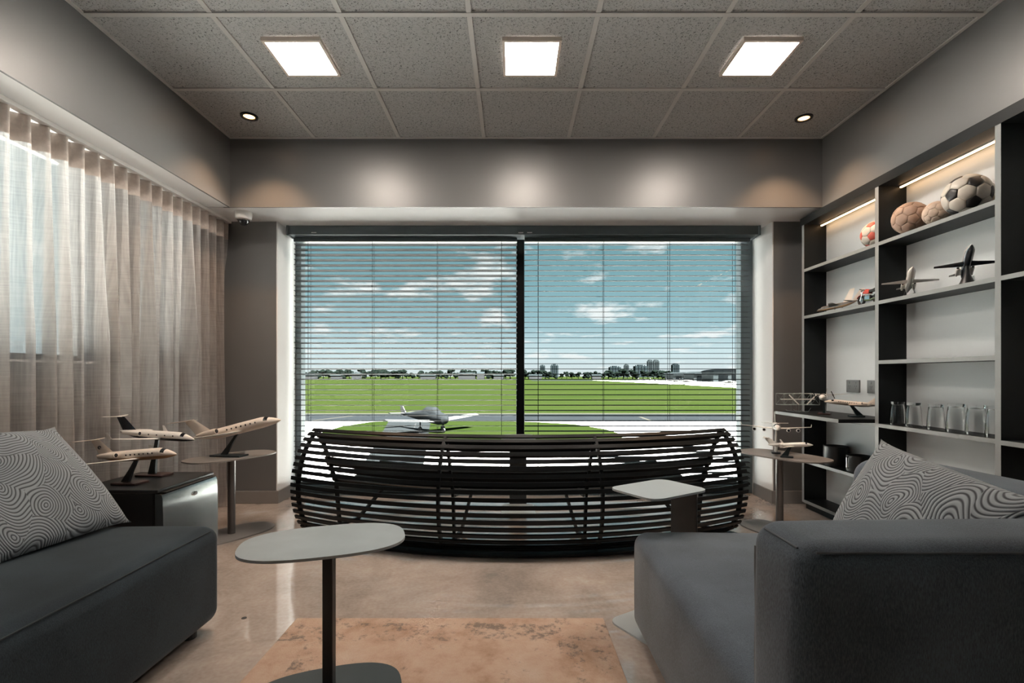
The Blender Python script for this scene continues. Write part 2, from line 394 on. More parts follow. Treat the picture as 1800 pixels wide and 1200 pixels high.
def rug_mat():
    m = bpy.data.materials.new('distressed_wool'); m.use_nodes = True
    nt = m.node_tree; b = nt.nodes['Principled BSDF']
    tc = nt.nodes.new('ShaderNodeTexCoord')
    n = nt.nodes.new('ShaderNodeTexNoise'); n.inputs['Scale'].default_value = 5; n.inputs['Detail'].default_value = 9; n.inputs['Roughness'].default_value = 0.72
    nt.links.new(tc.outputs['Object'], n.inputs['Vector'])
    r = nt.nodes.new('ShaderNodeValToRGB'); e = r.color_ramp.elements
    e[0].position = 0.30; e[0].color = (0.36, 0.215, 0.14, 1)
    e[1].position = 0.72; e[1].color = (0.60, 0.47, 0.38, 1)
    x = e.new(0.5); x.color = (0.52, 0.36, 0.27, 1)
    nt.links.new(n.outputs[0], r.inputs[0])
    # worn grey motifs, denser inside a border band
    n2 = nt.nodes.new('ShaderNodeTexNoise'); n2.inputs['Scale'].default_value = 34; n2.inputs['Detail'].default_value = 5; n2.inputs['Roughness'].default_value = 0.75
    nt.links.new(tc.outputs['Object'], n2.inputs['Vector'])
    n3 = nt.nodes.new('ShaderNodeTexNoise'); n3.inputs['Scale'].default_value = 6.0; n3.inputs['Detail'].default_value = 2
    nt.links.new(tc.outputs['Object'], n3.inputs['Vector'])
    sp = nt.nodes.new('ShaderNodeSeparateXYZ'); nt.links.new(tc.outputs['Object'], sp.inputs[0])
    # rug local: half width 0.62, far edge y=+1.0
    def band(sock, a, bb, w):
        mr = nt.nodes.new('ShaderNodeMath'); mr.operation = 'COMPARE'; mr.inputs[1].default_value = (a + bb) / 2; mr.inputs[2].default_value = (bb - a) / 2
        nt.links.new(sock, mr.inputs[0]); return mr
    ab = nt.nodes.new('ShaderNodeMath'); ab.operation = 'ABSOLUTE'; nt.links.new(sp.outputs[0], ab.inputs[0])
    aby = nt.nodes.new('ShaderNodeMath'); aby.operation = 'ABSOLUTE'; nt.links.new(sp.outputs[1], aby.inputs[0])
    b1 = band(aby.outputs[0], 0.825, 0.955, 0); b2 = band(ab.outputs[0], 0.42, 0.50, 0)
    mx1 = nt.nodes.new('ShaderNodeMath'); mx1.operation = 'MAXIMUM'
    nt.links.new(b1.outputs[0], mx1.inputs[0]); nt.links.new(b2.outputs[0], mx1.inputs[1])
    mulb = nt.nodes.new('ShaderNodeMath'); mulb.operation = 'MULTIPLY_ADD'; mulb.inputs[1].default_value = 0.12; mulb.inputs[2].default_value = -0.06
    nt.links.new(mx1.outputs[0], mulb.inputs[0])
    a1 = nt.nodes.new('ShaderNodeMath'); a1.operation = 'ADD'; nt.links.new(n2.outputs[0], a1.inputs[0]); nt.links.new(mulb.outputs[0], a1.inputs[1])
    a2 = nt.nodes.new('ShaderNodeMath'); a2.operation = 'MULTIPLY_ADD'; a2.inputs[1].default_value = 0.6
    nt.links.new(n3.outputs[0], a2.inputs[0]); nt.links.new(a1.outputs[0], a2.inputs[2])
    rr = nt.nodes.new('ShaderNodeValToRGB'); rr.color_ramp.elements[0].position = 0.86; rr.color_ramp.elements[1].position = 1.0
    rr.color_ramp.elements[1].color = (0.75, 0.75, 0.75, 1)
    nt.links.new(a2.outputs[0], rr.inputs[0])
    mx = nt.nodes.new('ShaderNodeMixRGB'); mx.inputs[2].default_value = (0.13, 0.115, 0.105, 1)
    nt.links.new(rr.outputs[0], mx.inputs[0]); nt.links.new(r.outputs[0], mx.inputs[1])
    nt.links.new(mx.outputs[0], b.inputs['Base Color'])
    b.inputs['Roughness'].default_value = 0.95
    n4 = nt.nodes.new('ShaderNodeTexNoise'); n4.inputs['Scale'].default_value = 220; n4.inputs['Detail'].default_value = 2
    nt.links.new(tc.outputs['Object'], n4.inputs['Vector'])
    bp = nt.nodes.new('ShaderNodeBump'); bp.inputs['Strength'].default_value = 0.6; bp.inputs['Distance'].default_value = 0.004
    nt.links.new(n4.outputs[0], bp.inputs['Height']); nt.links.new(bp.outputs[0], b.inputs['Normal'])
    return m
M_RUG = rug_mat()

def grass_mat():
    m = bpy.data.materials.new('mown_grass'); m.use_nodes = True
    nt = m.node_tree; b = nt.nodes['Principled BSDF']
    tc = nt.nodes.new('ShaderNodeTexCoord')
    mp = nt.nodes.new('ShaderNodeMapping'); mp.inputs['Scale'].default_value = (0.012, 0.05, 1)
    nt.links.new(tc.outputs['Object'], mp.inputs[0])
    n = nt.nodes.new('ShaderNodeTexNoise'); n.inputs['Scale'].default_value = 2.0; n.inputs['Detail'].default_value = 8; n.inputs['Roughness'].default_value = 0.65
    nt.links.new(mp.outputs[0], n.inputs['Vector'])
    r = nt.nodes.new('ShaderNodeValToRGB'); e = r.color_ramp.elements
    e[0].position = 0.3; e[0].color = (0.0082, 0.0138, 0.0032, 1)
    e[1].position = 0.7; e[1].color = (0.0150, 0.0180, 0.0062, 1)
    x = e.new(0.5); x.color = (0.0112, 0.0168, 0.0042, 1)
    nt.links.new(n.outputs[0], r.inputs[0]); nt.links.new(r.outputs[0], b.inputs['Base Color'])
    b.inputs['Roughness'].default_value = 1.0
    b.inputs['Specular IOR Level'].default_value = 0.0
    return m
M_GRASS = grass_mat()

# ------------------------------------------------------------------ mesh helpers
class B:
    def __init__(self):
        self.v = []; self.f = []; self.mi = []
    def add(self, verts, faces, mi=0):
        o = len(self.v)
        self.v += [tuple(p) for p in verts]
        self.f += [tuple(i + o for i in f) for f in faces]
        self.mi += [mi] * len(faces)
        return self
    def box(self, x0, x1, y0, y1, z0, z1, bev=0.0, mi=0):
        if bev <= 0:
            v = [(x0,y0,z0),(x1,y0,z0),(x1,y1,z0),(x0,y1,z0),(x0,y0,z1),(x1,y0,z1),(x1,y1,z1),(x0,y1,z1)]
            f = [(0,3,2,1),(4,5,6,7),(0,1,5,4),(1,2,6,5),(2,3,7,6),(3,0,4,7)]
            return self.add(v, f, mi)
        bm = bmesh.new()
        bmesh.ops.create_cube(bm, size=1.0)
        for q in bm.verts:
            q.co = Vector(((x0+x1)/2 + q.co.x*(x1-x0), (y0+y1)/2 + q.co.y*(y1-y0), (z0+z1)/2 + q.co.z*(z1-z0)))
        bmesh.ops.bevel(bm, geom=bm.edges[:], offset=bev, segments=2, affect='EDGES', profile=0.5)
        bm.verts.index_update()
        self.add([q.co[:] for q in bm.verts], [[q.index for q in f.verts] for f in bm.faces], mi)
        bm.free(); return self
    def loft(self, rings, cap=True, closed=True, mi=0, mif=None):
        n = len(rings[0]); o = len(self.v)
        for r in rings: self.v += [tuple(p) for p in r]
        for i in range(len(rings)-1):
            for j in range(n if closed else n-1):
                k = (j+1) % n
                self.f.append((o+i*n+j, o+i*n+k, o+(i+1)*n+k, o+(i+1)*n+j))
                self.mi.append(mif(i, j) if mif else mi)
        if cap and closed:
            self.f.append(tuple(o+j for j in range(n))[::-1]); self.mi.append(mi)
            e = o+(len(rings)-1)*n
            self.f.append(tuple(e+j for j in range(n))); self.mi.append(mi)
        return self
    def cyl(self, p0, p1, r0, r1=None, n=16, mi=0):
        r1 = r0 if r1 is None else r1
        p0, p1 = Vector(p0), Vector(p1); t = (p1-p0).normalized()
        a = t.orthogonal().normalized(); b = t.cross(a)
        rg = lambda p, r: [p + (a*math.cos(2*PI*i/n) + b*math.sin(2*PI*i/n))*r for i in range(n)]
        return self.loft([rg(p0, r0), rg(p1, r1)], mi=mi)
    def tube(self, pts, r, n=8, mi=0):
        pts = [Vector(p) for p in pts]; rings = []
        t0 = (pts[1]-pts[0]).normalized(); a = t0.orthogonal().normalized()
        for i, p in enumerate(pts):
            t = (pts[min(i+1, len(pts)-1)] - pts[max(i-1, 0)]).normalized()
            a = (a - t*a.dot(t)).normalized(); b = t.cross(a)
            rings.append([p + (a*math.cos(2*PI*k/n) + b*math.sin(2*PI*k/n))*r for k in range(n)])
        return self.loft(rings, mi=mi)
    def lathe(self, prof, c=(0,0,0), n=24, mi=0, cap=True):
        rings = [[(c[0]+r*math.cos(2*PI*k/n), c[1]+r*math.sin(2*PI*k/n), c[2]+z) for k in range(n)] for r, z in prof]
        return self.loft(rings, cap=cap, mi=mi)
    def prism(self, poly, z0, z1, mi=0):
        return self.loft([[(x,y,z0) for x,y in poly], [(x,y,z1) for x,y in poly]], mi=mi)
    def xf(self, M):
        self.v = [tuple(M @ Vector(p)) for p in self.v]; return self
    def build(self, name, mats, parent=None, smooth=False, loc=None, rot=None, ang=0.6):
        me = bpy.data.meshes.new(name)
        me.from_pydata(self.v, [], self.f)
        if not isinstance(mats, (list, tuple)): mats = [mats]
        for m in mats: me.materials.append(m)
        if len(mats) > 1: me.polygons.foreach_set('material_index', self.mi)
        me.update()
        bm = bmesh.new(); bm.from_mesh(me); bmesh.ops.recalc_face_normals(bm, faces=bm.faces[:]); bm.to_mesh(me); bm.free()
        if smooth:
            me.shade_smooth(); me.set_sharp_from_angle(angle=ang)
        o = bpy.data.objects.new(name, me); COL.objects.link(o)
        if parent: o.parent = parent
        if loc: o.location = loc
        if rot: o.rotation_euler = rot
        return o

def tag(o, label, cat, group=None, kind=None):
    if label: o['label'] = label
    if cat: o['category'] = cat
    if group: o['group'] = group
    if kind: o['kind'] = kind
    return o
def struct(o, label=None):
    o['kind'] = 'structure'
    if label: o['label'] = label
    return o
def thing(name, label, cat, loc=(0,0,0), rz=0, group=None):
    o = bpy.data.objects.new(name, None); COL.objects.link(o)
    o.empty_display_size = 0.05
    o.location = loc; o.rotation_euler = (0, 0, rz)
    return tag(o, label, cat, group)
def inst(src, parent=None, loc=None, rot=None, scale=None):
    c = src.copy(); COL.objects.link(c)
    if parent is not None: c.parent = parent
    if loc is not None: c.location = loc
    if rot is not None: c.rotation_euler = rot
    if scale is not None: c.scale = scale
    return c

def roundbox(x0, x1, y0, y1, z0, z1, r, puff=0.0, puffx=0.0, inner=7, topwave=0.0):
    angs = [45, 33, 22, 11, 0]
    def ax(a, b):
        lo = [a + r - r*math.tan(math.radians(t)) for t in angs]
        hi = [b - r + r*math.tan(math.radians(t)) for t in angs[::-1]]
        mid = [a + r + (b-a-2*r)*k/(inner+1) for k in range(1, inner+1)]
        return lo + mid + hi
    X, Y, Z = ax(x0, x1), ax(y0, y1), ax(z0, z1)
    bb = B(); idx = {}
    def vid(i, j, k):
        if (i, j, k) in idx: return idx[(i, j, k)]
        p = Vector((X[i], Y[j], Z[k]))
        q = Vector((min(max(p.x, x0+r), x1-r), min(max(p.y, y0+r), y1-r), min(max(p.z, z0+r), z1-r)))
        d = p - q
        if d.length > 1e-9: p = q + d.normalized()*r
        u = 2*(p.x-x0)/(x1-x0)-1; v = 2*(p.y-y0)/(y1-y0)-1; w = 2*(p.z-z0)/(z1-z0)-1
        s = (p.z - z0)/(z1-z0)
        p.z += puff*max(0, 1-u*u)*max(0, 1-v*v)*s
        if topwave: p.z += topwave*math.sin(p.x*7+1)*math.sin(p.y*6)*s
        p.x += puffx*u*max(0, 1-v*v)*max(0, 1-w*w)
        p.y += puffx*v*max(0, 1-u*u)*max(0, 1-w*w)
        idx[(i, j, k)] = len(bb.v); bb.v.append(tuple(p)); return idx[(i, j, k)]
    nx, ny, nz = len(X)-1, len(Y)-1, len(Z)-1
    def face(*c): bb.f.append(tuple(vid(*q) for q in c)); bb.mi.append(0)
    for i in range(nx):
        for j in range(ny):
            face((i,j,0),(i,j+1,0),(i+1,j+1,0),(i+1,j,0)); face((i,j,nz),(i+1,j,nz),(i+1,j+1,nz),(i,j+1,nz))
    for i in range(nx):
        for k in range(nz):
            face((i,0,k),(i+1,0,k),(i+1,0,k+1),(i,0,k+1)); face((i,ny,k),(i,ny,k+1),(i+1,ny,k+1),(i+1,ny,k))
    for j in range(ny):
        for k in range(nz):
            face((0,j,k),(0,j,k+1),(0,j+1,k+1),(0,j+1,k)); face((nx,j,k),(nx,j+1,k),(nx,j+1,k+1),(nx,j,k+1))
    return bb

def spline(pts, step):
    """Catmull-Rom through 2-D points, resampled at equal arc length"""
    P = [Vector(p) for p in pts]; P = [2*P[0]-P[1]] + P + [2*P[-1]-P[-2]]
    dense = []
    for i in range(1, len(P)-2):
        for k in range(20):
            t = k/20
            dense.append(0.5*((2*P[i]) + (P[i+1]-P[i-1])*t + (2*P[i-1]-5*P[i]+4*P[i+1]-P[i+2])*t*t + (3*P[i]-P[i-1]-3*P[i+1]+P[i+2])*t**3))
    dense.append(P[-2])
    L = [0]
    for a, b in zip(dense, dense[1:]): L.append(L[-1] + (b-a).length)
    n = max(2, round(L[-1]/step)); out = []
    for k in range(n+1):
        s = L[-1]*k/n
        j = max(i for i in range(len(L)) if L[i] <= s + 1e-9); j = min(j, len(dense)-2)
        f = (s-L[j])/max(1e-9, L[j+1]-L[j]); p = dense[j].lerp(dense[j+1], f)
        t = (dense[j+1]-dense[j]).normalized()
        out.append((p, t))
    return out

# ================================================================== THE ROOM
struct(B().box(-2.6, 2.7, -2.7, 4.25, -0.25, 0.0).build('floor', M_FLOOR), 'polished tan and pink concrete floor')

# ceiling slab with grid of tiles
ceil = struct(B().box(-2.6, 2.7, -2.7, 4.3, CEIL+0.03, CEIL+0.3).build('ceiling', M_TBAR), 'suspended ceiling of speckled square tiles')
TS = 0.6
tile_src = None
rows = [YB - TS*k for k in range(10)]
for r_i, y1 in enumerate(rows):
    for c in range(7):
        x0 = XL + c*TS
        if tile_src is None:
            tile_src = B().box(-0.2895, 0.2895, -0.2895, 0.2895, 0.0, 0.012, bev=0.004).build('ceiling_tile', M_TILE, ceil)
            t = tile_src
        else:
            t = inst(tile_src, ceil)
        t.location = (x0+TS/2, y1-TS/2, CEIL+0.004)
for c in range(1, 7):
    x = XL + c*TS
    B().box(x-0.012, x+0.012, rows[-1]-TS, YB, CEIL-0.001, CEIL+0.03).build('ceiling_grid_bar', M_TBAR, ceil)
for y1 in rows[1:]:
    B().box(XL, XR, y1-0.012, y1+0.012, CEIL-0.003, CEIL+0.03).build('ceiling_grid_bar', M_TBAR, ceil)
for (a, b_, c_, d) in ((XL, XL+0.018, -2.6, YB), (XR-0.018, XR, -2.6, YB), (XL, XR, YB-0.018, YB)):
    B().box(a, b_, c_, d, CEIL-0.002, CEIL+0.03).build('wall_angle', M_TBAR, ceil)

# front wall: deep beam, two piers
wf = B()
wf.box(-2.6, 2.7, YB, 4.3, SOF+0.012, CEIL+0.05)
wf.box(-2.05, 2.25, YB, YB+0.012, SOF-0.001, SOF+0.012)
wf.box(-2.6, -1.83, YC, 4.3, 0.0, SOF+0.012)
wf.box(2.03, 2.7, YC, 4.3, 0.0, SOF+0.012)
struct(wf.build('wall_front', M_WALL), 'taupe grey window wall with deep beam and two piers')
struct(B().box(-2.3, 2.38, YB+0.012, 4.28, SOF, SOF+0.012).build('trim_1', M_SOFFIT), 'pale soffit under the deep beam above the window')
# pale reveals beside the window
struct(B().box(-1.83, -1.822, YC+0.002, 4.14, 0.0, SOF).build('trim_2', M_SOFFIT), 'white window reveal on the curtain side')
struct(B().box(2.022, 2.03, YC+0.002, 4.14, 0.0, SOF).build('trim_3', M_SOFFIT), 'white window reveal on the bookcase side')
struct(B().box(-2.22, -1.815, YC-0.014, YC, 0, 0.098, bev=0.003).box(-1.822, -1.808, YC-0.014, 4.1, 0, 0.098, bev=0.003).build('baseboard_left', M_BASEB))
struct(B().box(2.015, 2.36, YC-0.014, YC, 0, 0.098, bev=0.003).box(2.008, 2.022, YC-0.014, 4.1, 0, 0.098, bev=0.003).build('baseboard_right', M_BASEB))

# left wall: upper boxed beam, lower wall with two windows behind the curtain
XLW = -2.33
SILL = 1.055
wl_ = B()
wl_.box(-2.6, XL, -2.7, YB, SOF+0.008, CEIL+0.05)
wl_.box(XL-0.012, XL, -2.7, YB, SOF-0.001, SOF+0.008)
wl_.box(-2.6, XLW, -2.7, YC, 0.0, SILL)
for (a, b_) in ((-2.7, 0.5), (2.82, 3.077), (3.43, YC)):
    wl_.box(-2.6, XLW, a, b_, SILL, SOF+0.008)
struct(wl_.build('wall_left', M_WALL), 'taupe grey side wall behind the sheer curtain')
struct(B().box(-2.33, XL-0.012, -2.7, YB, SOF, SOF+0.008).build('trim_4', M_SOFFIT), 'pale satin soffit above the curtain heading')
def side_window(n, y0, y1):
    w = bpy.data.objects.new('window_%d' % n, None); COL.objects.link(w); struct(w, 'side window behind the sheer curtain')
    w.location = (-2.42, (y0+y1)/2, SILL)
    h = SOF - SILL; q = (y1-y0)/2
    B().box(-0.03, 0.03, -q, -q+0.045, 0, h).build('window_stile', M_MULL, w)
    B().box(-0.03, 0.03, q-0.045, q, 0, h).build('window_stile', M_MULL, w)
    B().box(-0.03, 0.03, -q+0.045, q-0.045, 0, 0.045).build('window_rail', M_MULL, w)
    B().box(-0.03, 0.03, -q+0.045, q-0.045, h-0.045, h).build('window_rail', M_MULL, w)
    B().box(-0.003, 0.003, -q+0.045, q-0.045, 0.045, h-0.045).build('pane', M_GLASS, w)
    B().box(0.03, 0.10, -q, q, 0.0, 0.012).build('window_sill', M_SOFFIT, w)
side_window(2, 0.5, 2.82)
side_window(3, 3.077, 3.43)

# right wall: upper part and pale back of the shelves
struct(B().box(XR, 2.7, -2.7, YB, SOF-0.02, CEIL+0.05).build('wall_right', M_WALL), 'taupe grey wall above the built-in shelves')
struct(B().box(XBACK, 2.7, -2.7, YC, 0.0, SOF-0.02).build('trim_5', M_WALLR), 'pale grey painted back of the shelf niche')
struct(B().box(-2.6, 2.7, -2.9, -2.7, -0.25, CEIL+0.3).build('wall_back', M_CARC), 'dark wall behind the viewer')

# main window
win = bpy.data.objects.new('window_1', None); COL.objects.link(win); struct(win, 'wide two-pane picture window with dark frame')
win.location = (0, 4.18, 0)
def wpart(name, m, x0, x1, y0, y1, z0, z1, bev=0.004):
    return B().box(x0, x1, y0, y1, z0, z1, bev=bev).build(name, m, win)
WT = SOF
wpart('window_stile', M_FRAME, -1.86, -1.775, -0.04, 0.05, 0.0, WT)
wpart('window_stile', M_FRAME, 1.925, 2.06, -0.04, 0.05, 0.0, WT)
wpart('window_mullion', M_MULL, 0.036, 0.104, -0.05, 0.05, 0.0, WT)
wpart('window_rail', M_FRAME, -1.775, 0.036, -0.04, 0.05, 0.0, 0.07)
wpart('window_rail', M_FRAME, 0.104, 1.925, -0.04, 0.05, 0.0, 0.07)
wpart('window_rail', M_FRAME, -1.775, 0.036, -0.04, 0.05, WT-0.06, WT)
wpart('window_rail', M_FRAME, 0.104, 1.925, -0.04, 0.05, WT-0.06, WT)
wpart('pane', M_GLASS, -1.775, 0.036, 0.0, 0.006, 0.07, WT-0.06, bev=0)
wpart('pane', M_GLASS, 0.104, 1.925, 0.0, 0.006, 0.07, WT-0.06, bev=0)

# ================================================================== BLINDS
YBL = 4.035
hb = thing('blind_headbox', 'dark grey box across the top of the picture window holding both blinds', 'blind box', (0.085, 3.99, 2.112))
B().box(-1.875, 1.895, -0.075, 0.075, 0.0, 0.072, bev=0.004).build('housing', M_HEAD, hb)
for x in (-1.66, 0.055, -0.055 + 0.04):
    B().box(x-0.02, x+0.02, -0.079, -0.075, 0.012, 0.018).build('clip', M_CHROME, hb)
for x in (-1.88, 1.875):
    B().box(x, x+0.02, -0.08, 0.08, -0.006, 0.074, bev=0.004).build('end_cap', M_HEAD, hb)

def slat_mesh(w, slope):
    bb = B(); wid = 0.05; rings = []
    for s in (-1, 1):
        top, bot = [], []
        for k in range(7):
            u = k/6 - 0.5
            z = slope*u*wid + 0.0022*(1-(2*u)**2)
            top.append((s*w/2, u*wid, z+0.0009)); bot.append((s*w/2, u*wid, z-0.0009))
        rings.append(top + bot[::-1])
    return bb.loft(rings)
def blind(x0, x1, slope, cords, label):
    t = thing('venetian_blind', label, 'blind', ((x0+x1)/2, YBL, 0.0), group='venetian blinds')
    w = x1-x0; cx = (x0+x1)/2
    B().box(-w/2, w/2, -0.03, 0.03, 2.082, 2.112, bev=0.003).build('headrail', M_HEAD, t)
    src = None; n = 46; pitch = 0.0424; z0 = 2.062
    for k in range(n):
        z = z0 - k*pitch
        if src is None: src = slat_mesh(w, slope).build('slat', M_SLAT, t, smooth=True); s = src
        else: s = inst(src, t)
        s.location = (0, 0, z)
    zb = z0 - n*pitch
    B().box(-w/2, w/2, -0.025, 0.025, zb-0.012, zb+0.006, bev=0.003).build('bottom_rail', M_SLAT, t)
    for p in cords:
        xx = px(p, YBL) - cx
        for yy in (-0.026, 0.026):
            B().cyl((xx, yy, zb), (xx, yy, 2.085), 0.0016, n=6).build('ladder_cord', M_SLAT, t)
    return t
blind(px(518.5, YBL), px(909, YBL), -0.16, (544, 656, 769, 881.5), 'grey venetian blind on the half of the window nearer the curtain')
blind(px(922, YBL), px(1316.5, YBL), 0.07, (946, 1060.5, 1175.5, 1290), 'grey venetian blind on the half of the window nearer the bookcase')

# ================================================================== CURTAIN
cur = thing('sheer_curtain', 'pale beige sheer linen curtain hanging in pleats over the side windows', 'curtain', (0, 0, 0))
def curtain():
    r2 = random.Random(3)
    N = 760; NZ = 34
    y_a, y_b = 0.35, 3.80
    ztop, zbot = 2.165, 0.012
    pitch = 0.0935
    npl = int((y_b-y_a)/pitch)+3
    jit = [r2.uniform(-0.42, 0.42) for _ in range(npl+2)]
    amp = [r2.uniform(0.45, 1.25) for _ in range(npl+2)]
    lean = [r2.uniform(-1, 1) for _ in range(npl+2)]
    bb = B()
    def lerpl(L, u):
        i = int(u); f = u-i; f = f*f*(3-2*f); return L[i]*(1-f) + L[i+1]*f
    for k in range(NZ+1):
        s = k/NZ                       # 0 top, 1 bottom
        z = ztop + (zbot-ztop)*s
        for i in range(N+1):
            y = y_a + (y_b-y_a)*i/N
            u = (y-y_a)/pitch + 0.2
            d = min(1.0, s*2.2)
            ph = 2*PI*(u + lerpl(jit, u)*d)
            a = (0.024 + 0.032*d)*(1 + (lerpl(amp, u)-1)*d)
            # sharp pinch at the heading, soft rounded folds lower down
            w = math.sin(ph); w = w if d > 0.5 else (abs(w)**0.7)*(1 if w > 0 else -1)
            x = -2.205 + a*w + 0.012*d*math.sin(ph*0.5+1.3) + 0.010*s*math.sin(ph*0.23)
            yy = y + 0.035*s*s*lerpl(lean, u) + 0.012*d*math.cos(ph)
            if s > 0.3: x += 0.03*(s-0.3)*max(0, (y-3.3)/0.5)
            if s > 0.93: x += 0.10*(s-0.93)*math.sin(ph*0.5)*4; yy += 0.15*(s-0.93)*lerpl(lean, u)
            x = min(x, -2.125 + 0.05*max(0, (y-3.0)))
            bb.v.append((x, min(yy, 3.81), z))
    n1 = N+1
    for k in range(NZ):
        for i in range(N):
            bb.f.append((k*n1+i, k*n1+i+1, (k+1)*n1+i+1, (k+1)*n1+i)); bb.mi.append(0 if k >= 2 else 1)
    return bb
cc = curtain()
o = cc.build('cloth', [M_CURT, M_HEADER], cur, smooth=True, ang=3.0)
B().box(-2.205, -2.165, 0.3, 3.80, 2.163, 2.185, bev=0.003).build('curtain_track', M_CAMW, cur)

# ================================================================== CEILING LIGHTS
M_PANEL = emit('panel_diffuser', (1.0, 0.87, 0.755), 92.0)
M_PFRAME = mat('panel_frame_white', (0.75, 0.66, 0.58), 0.4, var=0.02)
pl_names = {(-1.1, 2.59): 'square ceiling light panel above the sofa by the curtain', (0.1, 2.59): 'middle square ceiling light panel', (1.3, 2.59): 'square ceiling light panel nearest the bookcase'}
def panel(x, y, label):
    t = thing('ceiling_light_panel', label, 'ceiling light', (x, y, CEIL-0.018), group='square ceiling light panels')
    h = 0.148; q = 0.134
    f = B()
    for (a, b_, c_, d) in ((-h, h, -h, -q), (-h, h, q, h), (-h, -q, -q, q), (q, h, -q, q)):
        f.box(a, b_, c_, d, 0.0, 0.02)
    f.build('frame', M_PFRAME, t)
    B().box(-q, q, -q, q, 0.003, 0.018).build('diffuser', M_PANEL, t)
for (x, y), lb in pl_names.items(): panel(x, y, lb)
M_LAMP = emit('warm_lamp', (1.0, 0.55, 0.24), 7.0)
def downlight(x, y, label):
    t = thing('downlight', label, 'downlight', (x, y, CEIL-0.002), group='recessed downlights')
    bb = B(); n = 28
    bb.lathe([(0.034, 0.004), (0.036, -0.004), (0.052, -0.004), (0.054, 0.004)], n=n, cap=False)
    bb.build('trim_ring', M_BLACKM, t, smooth=True)
    B().lathe([(0.0005, 0.0015), (0.033, 0.0015), (0.033, 0.005), (0.0005, 0.005)], n=n).build('lamp', M_LAMP, t)
    ld = bpy.data.lights.new('downlight_beam', 'SPOT'); ld.energy = 45.0; ld.color = (1.0, 0.60, 0.33); ld.spot_size = 1.75; ld.spot_blend = 0.7; ld.shadow_soft_size = 0.03
    lo = bpy.data.objects.new('downlight_beam', ld); COL.objects.link(lo); lo.parent = t; lo.location = (0, 0, -0.012)
downlight(px(438, 3.19), 3.19, 'small recessed downlight in the ceiling corner near the curtain')
downlight(px(1413, 3.21), 3.21, 'small recessed downlight in the ceiling corner near the bookcase')

# ================================================================== SECURITY CAMERA
sc_ = thing('security_camera', 'white dome security camera under the soffit beside the curtain', 'camera', (-1.965, 3.60, SOF))
B().lathe([(0.0005, 0), (0.058, 0), (0.058, -0.030), (0.052, -0.052), (0.040, -0.056), (0.0005, -0.056)], n=28).build('housing', M_CAMW, sc_, smooth=True)
B().lathe([(0.038, -0.055), (0.036, -0.072), (0.026, -0.088), (0.012, -0.096), (0.0005, -0.097)], n=24).build('dome', M_GLASSD, sc_, smooth=True)
B().lathe([(0.041, -0.054), (0.044, -0.058), (0.038, -0.062)], n=24, cap=False).build('ring', M_CHROME, sc_, smooth=True)

# ================================================================== SLATTED BENCH
BCX, BCY = 0.045, 5.27
TH = math.radians(31.3)
bench = thing('slatted_bench', 'black curved slatted steel bench with rounded back, facing the window', 'bench', (BCX, BCY-2.5, 0))
def bpt(r, z, th):
    return Vector((r*math.sin(th), (2.5 - r*math.cos(th)), z))
def slat(r, z, tr, tz, name='slat', w=0.022, t=0.011, th=TH, nseg=26):
    bb = B(); rings = []
    n_r, n_z = -tz, tr
    for k in range(nseg+1):
        a = -th + 2*th*k/nseg
        ring = []
        for (u, v) in ((-1, -1), (1, -1), (1, 1), (-1, 1)):
            rr = r + tr*u*w/2 + n_r*v*t/2; zz = z + tz*u*w/2 + n_z*v*t/2
            ring.append(bpt(rr, max(zz, 0.001), a))
        rings.append(ring)
    bb.loft(rings)
    return bb.build(name, M_BENCH, bench, smooth=True, ang=0.7)
outer = [(2.515, 0.648), (2.575, 0.600), (2.635, 0.495), (2.665, 0.375), (2.668, 0.26), (2.645, 0.145), (2.60, 0.06), (2.53, 0.014)]
inner = [(2.500, 0.640), (2.455, 0.54), (2.41, 0.42), (2.375, 0.325), (2.33, 0.282), (2.22, 0.288), (2.08, 0.322), (1.96, 0.362), (1.905, 0.352), (1.885, 0.285), (1.91, 0.20)]
op = spline(outer, 0.0405); ip = spline(inner, 0.040)
for p, t in op: slat(p.x, p.y, t.x, t.y)
slat(2.540, 0.626, 0.72, -0.69)
for p, t in ip[1:]: slat(p.x, p.y, t.x, t.y, w=0.021)
for r_ in (2.60, 2.565, 2.50, 2.46):
    slat(r_, 0.012, 1, 0, w=0.03)
def rib(path, th, w=0.016, t=0.022, name='rib'):
    pts = [bpt(r, z, th) for r, z in path]
    side = Vector((math.cos(th), math.sin(th), 0))
    rings = []
    for i, p in enumerate(pts):
        tt = (pts[min(i+1, len(pts)-1)] - pts[max(i-1, 0)]).normalized(); nn = tt.cross(side).normalized()
        rings.append([p + side*(a*w/2) + nn*(b_*t/2) for a, b_ in ((-1,-1),(1,-1),(1,1),(-1,1))])
    B().loft(rings).build(name, M_BENCH, bench)
for a in (-30.2, -9.6, 9.6, 30.2):
    th = math.radians(a)
    rib([(p.x - 0.012*abs(t.y), p.y) for p, t in spline(outer, 0.05)], th)
    rib([(p.x + 0.010*abs(t.y), p.y - 0.012*abs(t.x)) for p, t in spline(inner, 0.05)], th)
    rib([(2.375, 0.30), (2.36, 0.15), (2.345, 0.005)], th, name='leg')
    rib([(1.915, 0.20), (2.05, 0.105), (2.20, 0.005)], th, name='leg')
    rib([(2.54, 0.010), (2.2, 0.010)], th, name='floor_bar')

